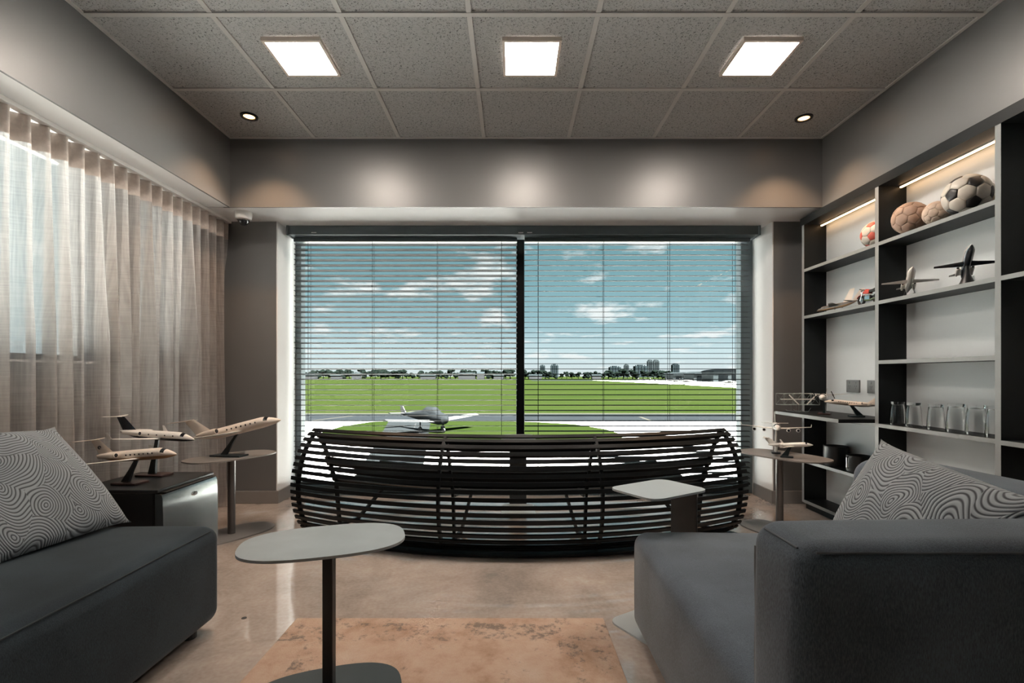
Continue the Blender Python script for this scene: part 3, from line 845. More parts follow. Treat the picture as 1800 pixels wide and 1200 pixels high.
# ================================================================== SIDE TABLES
def superell(a, b, e, rot, n=56):
    out = []
    for k in range(n):
        t = 2*PI*k/n; c, s = math.cos(t), math.sin(t)
        x = a*abs(c)**(2/e)*(1 if c >= 0 else -1); y = b*abs(s)**(2/e)*(1 if s >= 0 else -1)
        out.append((x*math.cos(rot)-y*math.sin(rot), x*math.sin(rot)+y*math.cos(rot)))
    return out
def side_table(x, y, rot, a, b, h, mt, mp, label, square=False, post=(0, 0), pr=0.022):
    t = thing('side_table', label, 'table', (x, y, 0), group='oval side tables')
    poly = superell(a, b, 2.7, math.radians(rot))
    if square: t.location.z = 0.012
    B().prism(poly, h-0.008, h).build('table_top', mt, t)
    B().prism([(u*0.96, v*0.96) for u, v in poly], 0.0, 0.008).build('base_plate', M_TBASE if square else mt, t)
    if square: B().box(post[0]-0.0155, post[0]+0.0155, post[1]-0.0155, post[1]+0.0155, 0.008, h-0.008, bev=0.002).build('post', mp, t)
    else: B().cyl((post[0], post[1], 0.008), (post[0], post[1], h-0.008), pr, n=24).build('post', mp, t, smooth=True)
    return t
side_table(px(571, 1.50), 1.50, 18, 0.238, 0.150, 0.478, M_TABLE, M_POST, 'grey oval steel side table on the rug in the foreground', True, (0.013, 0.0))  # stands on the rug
side_table(px(407, 3.07), 3.07, 60, 0.270, 0.150, 0.49, M_TABLE2, M_POST2, 'grey oval side table by the curtain carrying one large model jet')
side_table(px(1376, 3.11), 3.11, 116, 0.285, 0.160, 0.49, M_TABLE2, M_POST2, 'grey oval side table beside the bookcase carrying two model airliners', post=(-0.02, 0.0))

def roundpoly(corners, r, n=6):
    out = []; m = len(corners)
    for i in range(m):
        p0, p, p1 = Vector(corners[i-1]), Vector(corners[i]), Vector(corners[(i+1) % m])
        a = p + (p0-p).normalized()*r; c = p + (p1-p).normalized()*r
        for k in range(n+1):
            t = k/n; q = a*(1-t)**2 + p*2*t*(1-t) + c*t*t
            out.append((q.x, q.y))
    return out
def c_table(loc, rz, label, mt):
    # local: length along X 0.32, width along Y 0.245, upright on the +X edge
    t = thing('c_shaped_table', label, 'table', loc, rz, group='c-shaped side tables')
    poly = roundpoly([(-0.16, -0.122), (0.16, -0.122), (0.16, 0.122), (-0.16, 0.122)], 0.055)
    B().prism(poly, 0.532, 0.54).build('table_top', mt, t)
    B().prism(poly, 0.0, 0.007).build('base_plate', mt, t)
    B().box(0.150, 0.158, -0.065, 0.065, 0.007, 0.532, bev=0.002).build('upright_panel', M_POST, t)
M_CT = mat('pale_grey_steel', (0.46, 0.50, 0.515), 0.35, spec=0.6, var=0.06, scale=4)
c_table((0.585, 1.966, 0), math.atan2(0.17, 0.27), 'pale grey c-shaped side table with rounded square top beside the armchair', M_CT)
c_table((px(911, 3.62), 3.62, 0), math.radians(90), 'grey c-shaped side table between the bench and the window', M_TABLE)

# ================================================================== SOFA AND ARMCHAIR
sofa = thing('sofa', 'low dark slate velvet sofa along the curtain', 'sofa', (-1.6, 0.9, 0))
def S(bb, ox, oy): return bb.xf(Matrix.Translation((-ox, -oy, 0)))
S(roundbox(-2.075, -1.145, -0.3, 1.95, 0.035, 0.405, 0.055, puff=0.022, puffx=0.008, topwave=0.003), -1.6, 0.9).build('seat', M_SOFA1, sofa, smooth=True, ang=1.5)
S(roundbox(-2.085, -1.90, -0.3, 1.86, 0.39, 0.62, 0.06), -1.6, 0.9).build('backrest', M_SOFA1, sofa, smooth=True, ang=1.5)
k45 = 0.055*(1-math.cos(PI/4))
seam = [(-1.145-k45+0.001, -0.28+2.17*k/30, 0.405-k45+0.0015+0.001*math.sin(k)) for k in range(31)]
seam = [(x + 0.008*max(0, 1-((y-0.825)/1.125)**2)*0.4, y, z+0.002) for x, y, z in seam]
S(B().tube(seam, 0.0022, 6), -1.6, 0.9).build('seam', M_SEAM, sofa)
for fx, fy in ((-1.22, 1.86), (-1.98, 1.86), (-1.22, -0.2), (-1.98, -0.2)):
    S(B().cyl((fx, fy, 0), (fx, fy, 0.05), 0.025, n=14), -1.6, 0.9).build('foot', M_BLACKM, sofa)

chair = thing('armchair', 'wide grey velvet armchair with thick block arm beside the bookcase', 'armchair', (0.98, 1.35, 0))
S(roundbox(0.462, 1.34, 0.935, 1.90, 0.035, 0.395, 0.05, puff=0.022, puffx=0.008, topwave=0.003), 0.98, 1.35).build('seat', M_SOFA2, chair, smooth=True, ang=1.5)
S(roundbox(0.452, 1.56, 0.762, 0.945, 0.035, 0.722, 0.045, puff=0.008, puffx=0.006), 0.98, 1.35).build('arm', M_SOFA2, chair, smooth=True, ang=1.5)
bk = roundbox(1.27, 1.53, 0.94, 1.90, 0.035, 0.675, 0.06, puff=0.01, puffx=0.01)
bk.v = [(x + 0.10*(z-0.4) if z > 0.4 else x, y, z) for x, y, z in bk.v]
S(bk, 0.98, 1.35).build('backrest', M_SOFA2, chair, smooth=True, ang=1.5)
k4 = 0.045*(1-math.cos(PI/4))
s1 = [(0.478+0.035*k, 0.762+k4-0.0015-0.0012*max(0, 1-((0.50+0.035*k-1.0)/0.55)**2), 0.722-k4+0.0025) for k in range(29)]
S(B().tube(s1, 0.0022, 6), 0.98, 1.35).build('seam', M_SEAM2, chair)
s2 = [(0.452+k4-0.001, 0.80+0.0115*k, 0.722-k4+0.001) for k in range(10)]
S(B().tube(s2, 0.002, 6), 0.98, 1.35).build('seam', M_SEAM2, chair)
M_PIPE = mat('pale_piping', (0.20, 0.20, 0.205), 0.8, var=0.1)
s3 = [(0.452+k4-0.002, 0.945-k4+0.003+0.0015*math.sin(k*0.8), 0.06+0.0225*k) for k in range(28)]
S(B().tube(s3, 0.0025, 6), 0.98, 1.35).build('piping', M_PIPE, chair)
for fx, fy in ((0.54, 1.82), (1.46, 1.82), (0.54, 0.84), (1.46, 0.84)):
    S(B().cyl((fx, fy, 0), (fx, fy, 0.05), 0.025, n=14), 0.98, 1.35).build('foot', M_BLACKM, chair)

def pillow(w, h, th, M, mt, label, n=30, crease=0.0):
    bb = B()
    for side in (1, -1):
        base = len(bb.v)
        for j in range(n+1):
            for i in range(n+1):
                u = 2*i/n-1; v = 2*j/n-1
                e = max(0, (1-u**2))**0.42*max(0, (1-v**2))**0.42
                pin = 0.06*(1-abs(u)**6)*(abs(v)**3); pin2 = 0.06*(1-abs(v)**6)*(abs(u)**3)
                x = u*w/2*(1-pin2); y = v*h/2*(1-pin)
                z = side*th/2*e
                if side > 0:
                    z += 0.010*math.sin(3*u+2*v)*e - crease*math.exp(-((u*0.6+v*0.8-0.35)/0.16)**2)*e
                bb.v.append((x, y, z))
        for j in range(n):
            for i in range(n):
                q = (base+j*(n+1)+i, base+j*(n+1)+i+1, base+(j+1)*(n+1)+i+1, base+(j+1)*(n+1)+i)
                bb.f.append(q if side > 0 else q[::-1]); bb.mi.append(0)
    o = bb.build('throw_pillow', mt, None, smooth=True, ang=2.5)
    bm = bmesh.new(); bm.from_mesh(o.data); bmesh.ops.remove_doubles(bm, verts=bm.verts[:], dist=0.0004); bm.to_mesh(o.data); bm.free()
    o.data.shade_smooth()
    o.matrix_world = M
    return tag(o, label, 'pillow', 'patterned throw pillows')
def frame(xd, yd, c):
    X = Vector(xd).normalized(); Y = Vector(yd); Y = (Y - X*Y.dot(X)).normalized(); Z = X.cross(Y)
    M = Matrix((X, Y, Z)).transposed().to_4x4(); M.translation = Vector(c); return M
pillow(0.52, 0.50, 0.15, frame((0.10, 1, 0.0), (-0.66, 0.06, 0.74), (-1.690, 1.695, 0.600)), M_PIL1, 'grey arc-patterned throw pillow on the slate sofa')
pillow(0.58, 0.38, 0.16, frame((-0.05, -1, -0.13), (0.40, 0.03, 0.90), (1.195, 1.455, 0.560)), M_PIL2, 'grey swirl-patterned throw pillow on the armchair', crease=0.02)

# ================================================================== RUG
rug = roundbox(-0.62, 0.62, -1.0, 1.0, 0.0, 0.012, 0.005, inner=3).build('rug', M_RUG, None, loc=(-0.25, 0.99, 0.0))
tag(rug, 'distressed terracotta and tan rug on the concrete floor', 'rug')

# small floor plug
tag(B().lathe([(0.0005, 0.0), (0.010, 0.0), (0.010, 0.0015), (0.0005, 0.0015)], n=20).build('floor_cap', M_RUBBER, None, loc=(px(429, 2.01), 2.01, 0.0)), 'small dark round cap in the concrete floor near the slate sofa', 'floor cap')

# ================================================================== MINI FRIDGE
fr = thing('mini_fridge', 'small black fridge with brushed steel door behind the slate sofa', 'fridge', (-1.86, 2.515, 0))
B().box(-0.20, 0.185, -0.215, 0.215, 0.012, 0.440, bev=0.006).build('body', M_BLACKM, fr)
B().box(-0.205, 0.205, -0.218, 0.218, 0.440, 0.456, bev=0.004).build('top_panel', M_BLACKM, fr)
prof = [(0.190, 0.02), (0.224, 0.02), (0.228, 0.10), (0.2295, 0.22), (0.228, 0.34), (0.225, 0.415), (0.220, 0.431), (0.190, 0.436)]
B().loft([[(x, -0.213, z) for x, z in prof], [(x, 0.213, z) for x, z in prof]]).build('door', M_STEEL, fr, smooth=True, ang=0.5)
B().box(0.184, 0.191, -0.21, 0.21, 0.02, 0.435).build('door_gasket', M_RUBBER, fr)
B().box(0.188, 0.226, -0.19, 0.20, 0.4365, 0.4405, bev=0.001).build('door_grip', M_RUBBER, fr)
bd = B(); 
for s_ in (0, 1): pass
bd.loft([[(0.2275+dx, 0.018+0.022*sc*math.cos(2*PI*k/24), 0.385+0.0105*sc*math.sin(2*PI*k/24)) for k in range(24)] for dx, sc in ((-0.006, 1), (0.0015, 1), (0.004, 0.8))])
bd.build('badge', M_CHROME, fr, smooth=True)
for fx, fy in ((-0.17, -0.18), (0.16, -0.18), (-0.17, 0.18), (0.16, 0.18)):
    B().cyl((fx, fy, 0), (fx, fy, 0.014), 0.018, n=12).build('foot', M_RUBBER, fr)

# ================================================================== BOOKCASE
bc = thing('built_in_bookcase', 'charcoal built-in shelving with lit top bays along the wall', 'bookcase', (XB, 2.5, 0))
def board(name, x0, x1, y0, y1, z0, z1, band=None):
    o = B().box(x0-XB, x1-XB, y0-2.5, y1-2.5, z0, z1).build(name, M_CARC, bc)
    if band is not None:
        B().box(x0-XB-0.0015, x0-XB+0.0005, y0-2.5, y1-2.5, z0, z1).build('edge_band', M_EDGE, o)
    return o
DIV = [(3.655, 3.680), (2.912, 2.940), (2.183, 2.210), (1.45, 1.475)]
for a, b_ in DIV: board('divider', XB, XBACK, a, b_, 0.05, 2.11, 1)
board('top_board', XB-0.004, XBACK, 1.45, 3.70, 2.11, SOF-0.02)
board('plinth', XB+0.03, XBACK, 1.45, 3.68, 0.0, 0.05)
bays = [((2.940, 3.655), (1.780, 1.433, 0.706, 0.365, 0.07)), ((2.210, 2.912), (1.780, 1.433, 1.080, 0.706, 0.365, 0.07)), ((1.475, 2.183), (1.433, 0.703, 0.365, 0.07))]
for (a, b_), zs in bays:
    for z in zs: board('shelf', XB, XBACK, a, b_, z-0.021, z, 1)
board('deep_ledge', 1.955, XBACK, 2.947, 3.655, 0.7065, 0.7285, 1)
M_LED = emit('led_strip_glow', (1.0, 0.60, 0.30), 9.0)
M_ALU = mat('aluminium_channel', (0.5, 0.5, 0.5), 0.3, metal=0.8, var=0.03)
for (y0, y1), lb in (((2.215, 2.905), 'warm glowing led strip above the footballs'), ((2.945, 3.65), 'warm glowing led strip in the top bay near the window pier')):
    t = thing('led_strip', lb, 'led strip', (2.295, (y0+y1)/2, 2.108), group='shelf led strips')
    q = (y1-y0)/2
    B().box(-0.008, 0.008, -q, q, -0.004, 0.002).build('channel', M_ALU, t)
    B().box(-0.006, 0.006, -q, q, -0.010, -0.004).build('diffuser', M_LED, t)

def outlet(y0, y1, z, n, label):
    t = thing('power_outlet', label, 'outlet', (XBACK, (y0+y1)/2, z), group='wall power outlets')
    q = (y1-y0)/2
    B().box(-0.010, 0.0, -q, q, -0.042, 0.042, bev=0.002).build('plate', M_PLUG, t)
    for k in range(n):
        c = -q + (2*q)*(k+0.5)/n
        p = B()
        for (dy, dz, a) in ((-0.008, 0.0, 0.5), (0.008, 0.0, -0.5), (0, -0.014, 0)):
            cy, cz = c+dy, dz
            ca, sa = math.cos(a), math.sin(a)
            qd = [(-0.0013, -0.0045), (0.0013, -0.0045), (0.0013, 0.0045), (-0.0013, 0.0045)]
            p.loft([[(x, cy+u*ca-v*sa, cz+u*sa+v*ca) for u, v in qd] for x in (-0.0106, -0.009)])
        p.build('socket_slots', M_RUBBER, t)
        B().box(-0.013, -0.010, c-0.005, c+0.005, 0.018, 0.032, bev=0.001).build('switch', M_PLUG, t)
outlet(px(0, 1)*0+3.297, 3.424, 0.918, 2, 'grey double power outlet on the shelf back wall')
outlet(3.150, 3.224, 0.918, 1, 'grey single power outlet on the shelf back wall beside the divider')

# black pots on the low shelf
def pot(x, y, z, r, h, label, handle):
    t = thing('black_pot', label, 'pot', (x, y, z), group='black pots on the low shelf')
    B().lathe([(0.0005, 0.0), (r*0.94, 0.0), (r, 0.01), (r, h), (r*0.95, h), (r*0.93, 0.012), (0.0005, 0.012)], n=32).build('body', M_BLACKM, t, smooth=True)
    B().lathe([(r*0.945, h-0.001), (r*1.01, h-0.001), (r*1.01, h+0.003), (r*0.945, h+0.003), (r*0.945, h-0.001)], n=32, cap=False).build('rim', M_RUBBER, t)
    if handle: B().tube([(-r+0.002, 0.0, h*0.95), (-r-0.008, 0, h*0.9), (-r-0.008, 0, h*0.3), (-r+0.002, 0, h*0.25)], 0.005, 10).build('handle', M_CHROME, t, smooth=True)
pot(2.250, 3.42, 0.365, 0.075, 0.135, 'taller black pot on the low shelf by the window pier', False)
pot(2.250, 3.19, 0.365, 0.070, 0.105, 'shorter black pot with chrome handle on the low shelf behind the armchair', True)

# ================================================================== GLASS TUMBLERS
gp = [(0.041, 0.0), (0.0415, 0.02), (0.0405, 0.05), (0.036, 0.105), (0.0325, 0.135), (0.034, 0.141), (0.034, 0.148), (0.0005, 0.148), (0.0005, 0.136), (0.029, 0.132), (0.0335, 0.104), (0.038, 0.05), (0.039, 0.02), (0.0385, 0.0), (0.041, 0.0)]
gsrc = None
glabels = ['upturned clear tumbler standing nearest the bookcase divider', 'second upturned clear tumbler from the window end of its shelf', 'third upturned clear tumbler from the window end of its shelf', 'fourth upturned clear tumbler from the window end of its shelf', 'fifth upturned clear tumbler from the window end of its shelf', 'upturned clear tumbler cut off by the near bookcase divider']
for (p_, lb) in zip((1578, 1606, 1645, 1681, 1716, 1752), glabels):
    y = 2.222*F/(p_-900)
    if gsrc is None:
        gsrc = B().lathe(gp, n=36, cap=False).build('glass_tumbler', M_TUMB, None, smooth=True); g = gsrc
    else: g = inst(gsrc)
    g.location = (2.222, y, 0.7065); g.rotation_euler = (0, 0, rnd.uniform(0, 3))
    s_ = 0.93 if p_ < 1660 else 1.0
    g.scale = (s_, s_, s_*0.97)
    tag(g, lb, 'glass', 'tumblers on the shelf')

# ================================================================== FOOTBALLS
def ball(loc, r, rot, mh, mp_, label):
    t = thing('football', label, 'ball', loc, 0, 'footballs on the top shelf')
    bm = bmesh.new(); bmesh.ops.create_icosphere(bm, subdivisions=1, radius=1.0)
    R = Matrix.Rotation(rot[0], 3, 'X') @ Matrix.Rotation(rot[1], 3, 'Y') @ Matrix.Rotation(rot[2], 3, 'Z')
    V = [R @ v.co.normalized() for v in bm.verts]
    E = {tuple(sorted((e.verts[0].index, e.verts[1].index))) for e in bm.edges}
    Fc = [[v.index for v in f.verts] for f in bm.faces]; bm.free()
    def third(a, b_): return V[a]*(2/3) + V[b_]*(1/3)
    panels = []
    for i in range(12):
        nb = [b_ if a == i else a for a, b_ in E if i in (a, b_)]
        c = V[i]; ux = (V[nb[0]] - c*V[nb[0]].dot(c)).normalized(); uy = c.cross(ux)
        nb.sort(key=lambda q: math.atan2(V[q].dot(uy), V[q].dot(ux)))
        panels.append(([third(i, q) for q in nb], mp_))
    for f in Fc:
        a, b_, c = f
        panels.append(([third(a, b_), third(b_, a), third(b_, c), third(c, b_), third(c, a), third(a, c)], mh))
    for pts, m_ in panels:
        c = sum(pts, Vector())/len(pts); edge = []
        for i, p in enumerate(pts):
            q = pts[(i+1) % len(pts)]
            edge += [p, p.lerp(q, 1/3), p.lerp(q, 2/3)]
        n = len(edge); bb = B(); bb.v.append(tuple(c.normalized()*r))
        levels = ((0.45, 1.0), (0.78, 0.995), (0.93, 0.98), (1.0, 0.945))
        for s, k in levels:
            for p in edge: bb.v.append(tuple(c.lerp(p, s).normalized()*r*k))
        for i in range(n): bb.f.append((0, 1+i, 1+(i+1) % n)); bb.mi.append(0)
        for l in range(len(levels)-1):
            for i in range(n):
                j = (i+1) % n
                bb.f.append((1+l*n+i, 1+(l+1)*n+i, 1+(l+1)*n+j, 1+l*n+j)); bb.mi.append(0)
        bb.build('panel', m_, t, smooth=True, ang=2.5)
M_BW = mat('ball_white_leather', (0.62, 0.57, 0.50), 0.45, var=0.08, scale=20)
M_BB = mat('ball_black_leather', (0.03, 0.028, 0.028), 0.45, var=0.1, scale=20)
M_BR = mat('ball_worn_tan_leather', (0.36, 0.24, 0.18), 0.55, var=0.2, scale=16)
M_BR2 = mat('ball_pale_tan_leather', (0.50, 0.39, 0.31), 0.5, var=0.15, scale=16)
M_BRD = mat('ball_red_print', (0.55, 0.10, 0.07), 0.45, var=0.1, scale=16)
ball((2.232, 2.415, 1.780+0.095), 0.098, (0.35, 0.5, 0.2), M_BW, M_BB, 'largest football, white with black pentagons, on the top shelf')
ball((2.225, 2.578, 1.780+0.060), 0.062, (0.9, 0.2, 0.5), M_BR2, M_BR2, 'small pale tan football between two larger ones on the top shelf')
ball((2.212, 2.733, 1.780+0.084), 0.087, (0.2, 0.9, 0.1), M_BR, M_BR, 'worn brown leather football on the top shelf beside the divider')
ball((2.246, 3.035, 1.780+0.080), 0.083, (0.2, 0.4, 0.8), M_BW, M_BRD, 'white and red football half hidden behind the bookcase divider')

# ================================================================== MODEL AIRCRAFT
def jet(name, label, loc, yaw, pitch, L, h, span=0.95, sweep=0.20, tail='t', eng='rear', body=None, belly=None, fin=None, wing=None, wingz=-0.035, R=0.055, winglet=0.06, stand='arm', sm=None, base=(0.12, 0.07), wins=7, fr=0.0, fins=1, emblem=False, wchord=0.2, lean=0.10, roll=0.0):
    body = body or M_WHITE; belly = belly or body; fin = fin or body; wing = wing or body; sm = sm or M_STAND
    t = thing(name, label, 'model aircraft', loc, yaw, 'model aircraft')
    TM = Matrix.Translation((0, 0, h)) @ Matrix.Rotation(-pitch, 4, 'Y') @ Matrix.Rotation(roll, 4, 'X') @ Matrix.Scale(L, 4)
    prof = [(-0.5, 0.010, 0.024), (-0.42, 0.026, 0.016), (-0.32, 0.043, 0.007), (-0.2, 0.053, 0), (0.0, 0.055, 0), (0.2, 0.055, 0), (0.29, 0.0545, 0), (0.335, 0.051, -0.002), (0.375, 0.043, -0.007), (0.42, 0.033, -0.012), (0.46, 0.021, -0.017), (0.485, 0.011, -0.020), (0.5, 0.002, -0.022)]
    k = R/0.055; n = 20
    rings = [[(x, r*k*math.sin(2*PI*j/n), zo*k + r*k*math.cos(2*PI*j/n)) for j in range(n)] for x, r, zo in prof]
    def mif(i, j):
        if i == 7 and (j <= 3 or j >= n-4): return 2
        if 6 <= j < n-6: return 1
        return 0
    B().loft(rings, mif=mif).xf(TM).build('fuselage', [body, belly, M_GLASSD], t, smooth=True, ang=0.9)
    def foil(secs, mt, nm):
        rr = []
        for (x, y, z, c, th, ax) in secs:
            ring = []
            for u, v in ((0.5, 0), (0.32, 0.8), (0.05, 1.0), (-0.3, 0.5), (-0.5, 0), (-0.3, -0.4), (0.05, -0.6), (0.32, -0.6)):
                ring.append((x+u*c, y+v*th, z) if ax == 'y' else (x+u*c, y, z+v*th))
            rr.append(ring)
        return B().loft(rr).xf(TM).build(nm, mt, t, smooth=True, ang=1.0)
    hs = span/2
    for s in (-1, 1):
        w = foil([(0.02, 0.0, wingz*k, wchord, 0.014, 'z'), (0.02-sweep*0.3, s*hs*0.3, wingz*k+0.006, wchord*0.72, 0.010, 'z'), (0.02-sweep, s*hs, wingz*k+0.03, wchord*0.32, 0.004, 'z')], wing, 'wing')
        if winglet:
            foil([(0.02-sweep, s*hs*0.995, wingz*k+0.028, wchord*0.32, 0.004, 'y'), (0.02-sweep-0.045, s*hs*1.015, wingz*k+0.03+winglet, wchord*0.16, 0.003, 'y')], wing, 'winglet')
    fz = 0.03*k
    for q in range(fins):
        yo = 0 if fins == 1 else (q*2-1)*0.06
        f_ = foil([(-0.37, yo, fz, 0.20, 0.010, 'y'), (-0.515, yo*1.3, fz+0.18, 0.11, 0.006, 'y')], fin, 'tail_fin')
        if emblem:
            for s in (-1, 1):
                e_ = B(); rg = []
                for kk in range(25):
                    a = 2*PI*kk/24*0.8
                    rg.append((-0.455+0.016*math.cos(a), s*0.0095, fz+0.085+0.016*math.sin(a)))
                e_.tube(rg, 0.0045, 6).xf(TM).build('tail_emblem', M_GLASSD, t)
    tz = fz+0.177 if tail == 't' else 0.03*k
    tx = -0.53 if tail == 't' else -0.42
    for s in (-1, 1):
        foil([(tx, 0.0, tz, 0.10, 0.006, 'z'), (tx-0.06, s*0.185, tz+0.006, 0.045, 0.003, 'z')], wing if tail != 't' else body, 'stabilizer')
    def nac(x, y, z, r, l):
        pr = [(-l, r*0.55), (-l*0.6, r*0.85), (0, r), (l*0.35, r*1.02), (l*0.5, r*0.9)]
        nn = 16
        B().loft([[(x+a, y+q*math.sin(2*PI*j/nn), z+q*math.cos(2*PI*j/nn)) for j in range(nn)] for a, q in pr]).xf(TM).build('engine', body, t, smooth=True, ang=0.9)
        B().loft([[(x+a, y+q*math.sin(2*PI*j/nn), z+q*math.cos(2*PI*j/nn)) for j in range(nn)] for a, q in ((l*0.5, r*0.72), (l*0.515, r*0.7))]).xf(TM).build('engine_intake', M_GLASSD, t)
    if eng == 'rear':
        for s in (-1, 1):
            nac(-0.235, s*(0.055*k+0.036), 0.024, 0.031, 0.15)
            B().box(-0.30, -0.18, min(s*0.03*k, s*(0.06*k+0.02)), max(s*0.03*k, s*(0.06*k+0.02)), 0.014, 0.026).xf(TM).build('engine_pylon', body, t)
    elif eng in ('wing2', 'wing4'):
        for s in (-1, 1):
            for y_, dx in ((0.34, 0.05), (0.62, 0.0))[: 2 if eng == 'wing4' else 1]:
                nac(0.03-sweep*y_+0.05+dx, s*hs*y_, wingz*k-0.020, 0.026, 0.075)
    elif eng == 'prop':
        for s in (-1, 1):
            nac(0.10, s*hs*0.36, wingz*k-0.004, 0.022, 0.09)
            for a in (0.4, 0.4+PI):
                foil_b = B().box(-0.004, 0.004, -0.008, 0.008, 0, 0.085)
                foil_b.xf(TM @ Matrix.Translation((0.155, s*hs*0.36, wingz*k-0.004)) @ Matrix.Rotation(a, 4, 'X')).build('propeller_blade', M_GLASSD, t)
    if wins:
        wb = B()
        for q in range(wins):
            x = 0.25 - q*0.34/max(1, wins-1)*0.95
            for s in (-1, 1):
                y = s*0.0545*k
                wb.box(x-0.007, x+0.007, min(y, y+s*0.002), max(y, y+s*0.002), 0.006, 0.022)
        wb.xf(TM).build('cabin_windows', M_GLASSD, t)
    # stand
    top = TM @ Vector((0.0, 0, -0.045*k))
    bl, bw = base
    if stand in ('arm', 'arm_wood'):
        B().box(-bl/2-lean*0.6, bl/2-lean*0.6, -bw/2, bw/2, 0.0, 0.010, bev=0.002).build('stand_base', M_WOOD if stand == 'arm_wood' else sm, t)
        p0 = Vector((-lean, 0, 0.008)); p1 = Vector((top.x, 0, top.z+0.004))
        ring = lambda p, c, w: [(p.x-c, -w, p.z), (p.x+c, -w, p.z), (p.x+c, w, p.z), (p.x-c, w, p.z)]
        B().loft([ring(p0, 0.020, 0.008), ring(p0.lerp(p1, 0.5), 0.012, 0.006), ring(p1, 0.009, 0.004)]).build('stand_arm', sm, t)
    elif stand == 'post':
        B().prism(superell(bl/2, bw/2, 3, 0, 24), 0, 0.010).build('stand_base', M_STAND, t)
        B().cyl((0, 0, 0.01), (top.x, 0, top.z+0.003), 0.010, 0.006, n=12).build('stand_post', sm, t, smooth=True)
    elif stand == 'flare':
        zt = top.z
        B().lathe([(bl/2, 0), (bl*0.42, zt*0.12), (bl*0.22, zt*0.5), (bl*0.14, zt*0.85), (bl*0.13, zt+0.004)], n=20).build('stand_post', sm, t, smooth=True)
    elif stand == 'wire':
        B().tube([(0.02, -0.03, 0.0), (0.0, -0.006, top.z)], 0.0012, 6).tube([(-0.02, 0.03, 0.0), (0.0, 0.006, top.z)], 0.0012, 6).tube([(0.02, -0.03, 0.0012), (-0.02, 0.03, 0.0012)], 0.0012, 6).build('wire_stand', M_CHROME, t)
    elif stand == 'gear':
        for gx, gy in ((0.28, 0), (-0.08, 0.06), (-0.08, -0.06)):
            p = TM @ Vector((gx, gy, -0.03*k))
            B().cyl((p.x, p.y, 0.003), (p.x, p.y, p.z), 0.002, n=8).build('landing_gear', M_CHROME, t)
            B().cyl((p.x, p.y-0.003, 0.005), (p.x, p.y+0.003, 0.005), 0.005, n=12).build('wheel', M_RUBBER, t)
    return t
FT = 0.456
jet('model_jet', 'cream model business jet with dark tail emblem, nearest on the fridge top', (px(243, 2.44), 2.43, FT), math.radians(-6), math.radians(5), 0.43, 0.142, body=M_CREAM, belly=M_GOLD, stand='arm_wood', sm=M_STAND, base=(0.13, 0.085), emblem=True, lean=0.06, span=1.0, sweep=0.28, R=0.064, wing=M_WHITE, winglet=0.075)
jet('model_jet', 'white model business jet with navy tail and belly, farther on the fridge top', (px(277, 2.63), 2.63, FT), math.radians(-4), math.radians(-3), 0.42, 0.215, body=M_WHITE, belly=M_NAVY, fin=M_NAVY, stand='arm_wood', sm=M_STAND, base=(0.15, 0.085), lean=0.03, span=0.86, sweep=0.26, R=0.060, wins=4, winglet=0.075)
jet('model_jet', 'large white model jet climbing on a dark stand by the curtain', (px(420, 3.07), 3.05, 0.49), math.radians(-8), math.radians(14), 0.60, 0.170, body=M_CREAM, wing=M_WHITE, stand='arm', base=(0.20, 0.09), lean=0.09, span=0.86, R=0.056, winglet=0.05, sweep=0.24)
jet('model_airliner', 'white four-engine model airliner facing the room on a slim post', (px(1364, 3.17), 3.17, 0.49), math.radians(-116), math.radians(3), 0.44, 0.175, span=0.92, tail='low', eng='wing4', stand='post', sm=M_WHITE, base=(0.07, 0.055), R=0.052, winglet=0.04, wins=0)
jet('model_jet', 'small white model jet with winglets on the table below the four-engine airliner', (px(1389, 3.00), 3.00, 0.49), math.radians(-30), math.radians(6), 0.24, 0.078, span=0.95, stand='arm', base=(0.07, 0.04), lean=0.03, R=0.058, wins=0, winglet=0.10)
jet('model_jet', 'gold and white model jet on a black slanted stand at the ledge end', (px(1496, 3.12), 3.12, 0.7285), math.radians(168), math.radians(6), 0.31, 0.085, body=M_CREAM, span=0.62, stand='arm', base=(0.08, 0.05), lean=0.05, R=0.05, wins=9)
jet('model_propeller_plane', 'white twin-propeller model plane on a wooden base on the ledge', (px(1449, 3.32), 3.32, 0.7285), math.radians(-128), math.radians(4), 0.31, 0.115, body=M_WHITE, span=0.95, sweep=0.02, tail='low', eng='prop', wingz=0.040, winglet=0, stand='arm_wood', sm=M_STAND, base=(0.09, 0.07), R=0.075, wins=0, lean=0.01)
jet('model_jet', 'white model jet standing on thin wire legs on the middle shelf', (2.215, 2.74, 1.433), math.radians(-122), math.radians(30), 0.24, 0.088, body=M_WHITE, span=1.05, sweep=0.06, stand='wire', R=0.075, wins=0, winglet=0, eng='rear', wchord=0.16)
jet('model_jet', 'black-winged model jet on a flared black stand on the middle shelf', (2.205, 2.385, 1.433), math.radians(-124), math.radians(34), 0.25, 0.105, body=M_WHITE, belly=M_NAVY, wing=M_NAVY, fin=M_NAVY, span=0.98, sweep=0.06, stand='flare', sm=M_BLACKM, base=(0.062, 0.06), R=0.075, wins=0, winglet=0, eng='rear', wchord=0.17)
jet('model_fighter', 'grey camouflage model fighter jet with pale twin fins on the shelf', (2.235, 3.40, 1.433), math.radians(90), math.radians(0), 0.42, 0.036, body=M_SHIP, belly=M_GOLD, fin=M_CREAM, wing=M_SHIP, span=0.36, sweep=0.16, tail='low', eng='none', fins=2, stand='gear', R=0.040, wins=0, winglet=0, wchord=0.34, wingz=0.0)

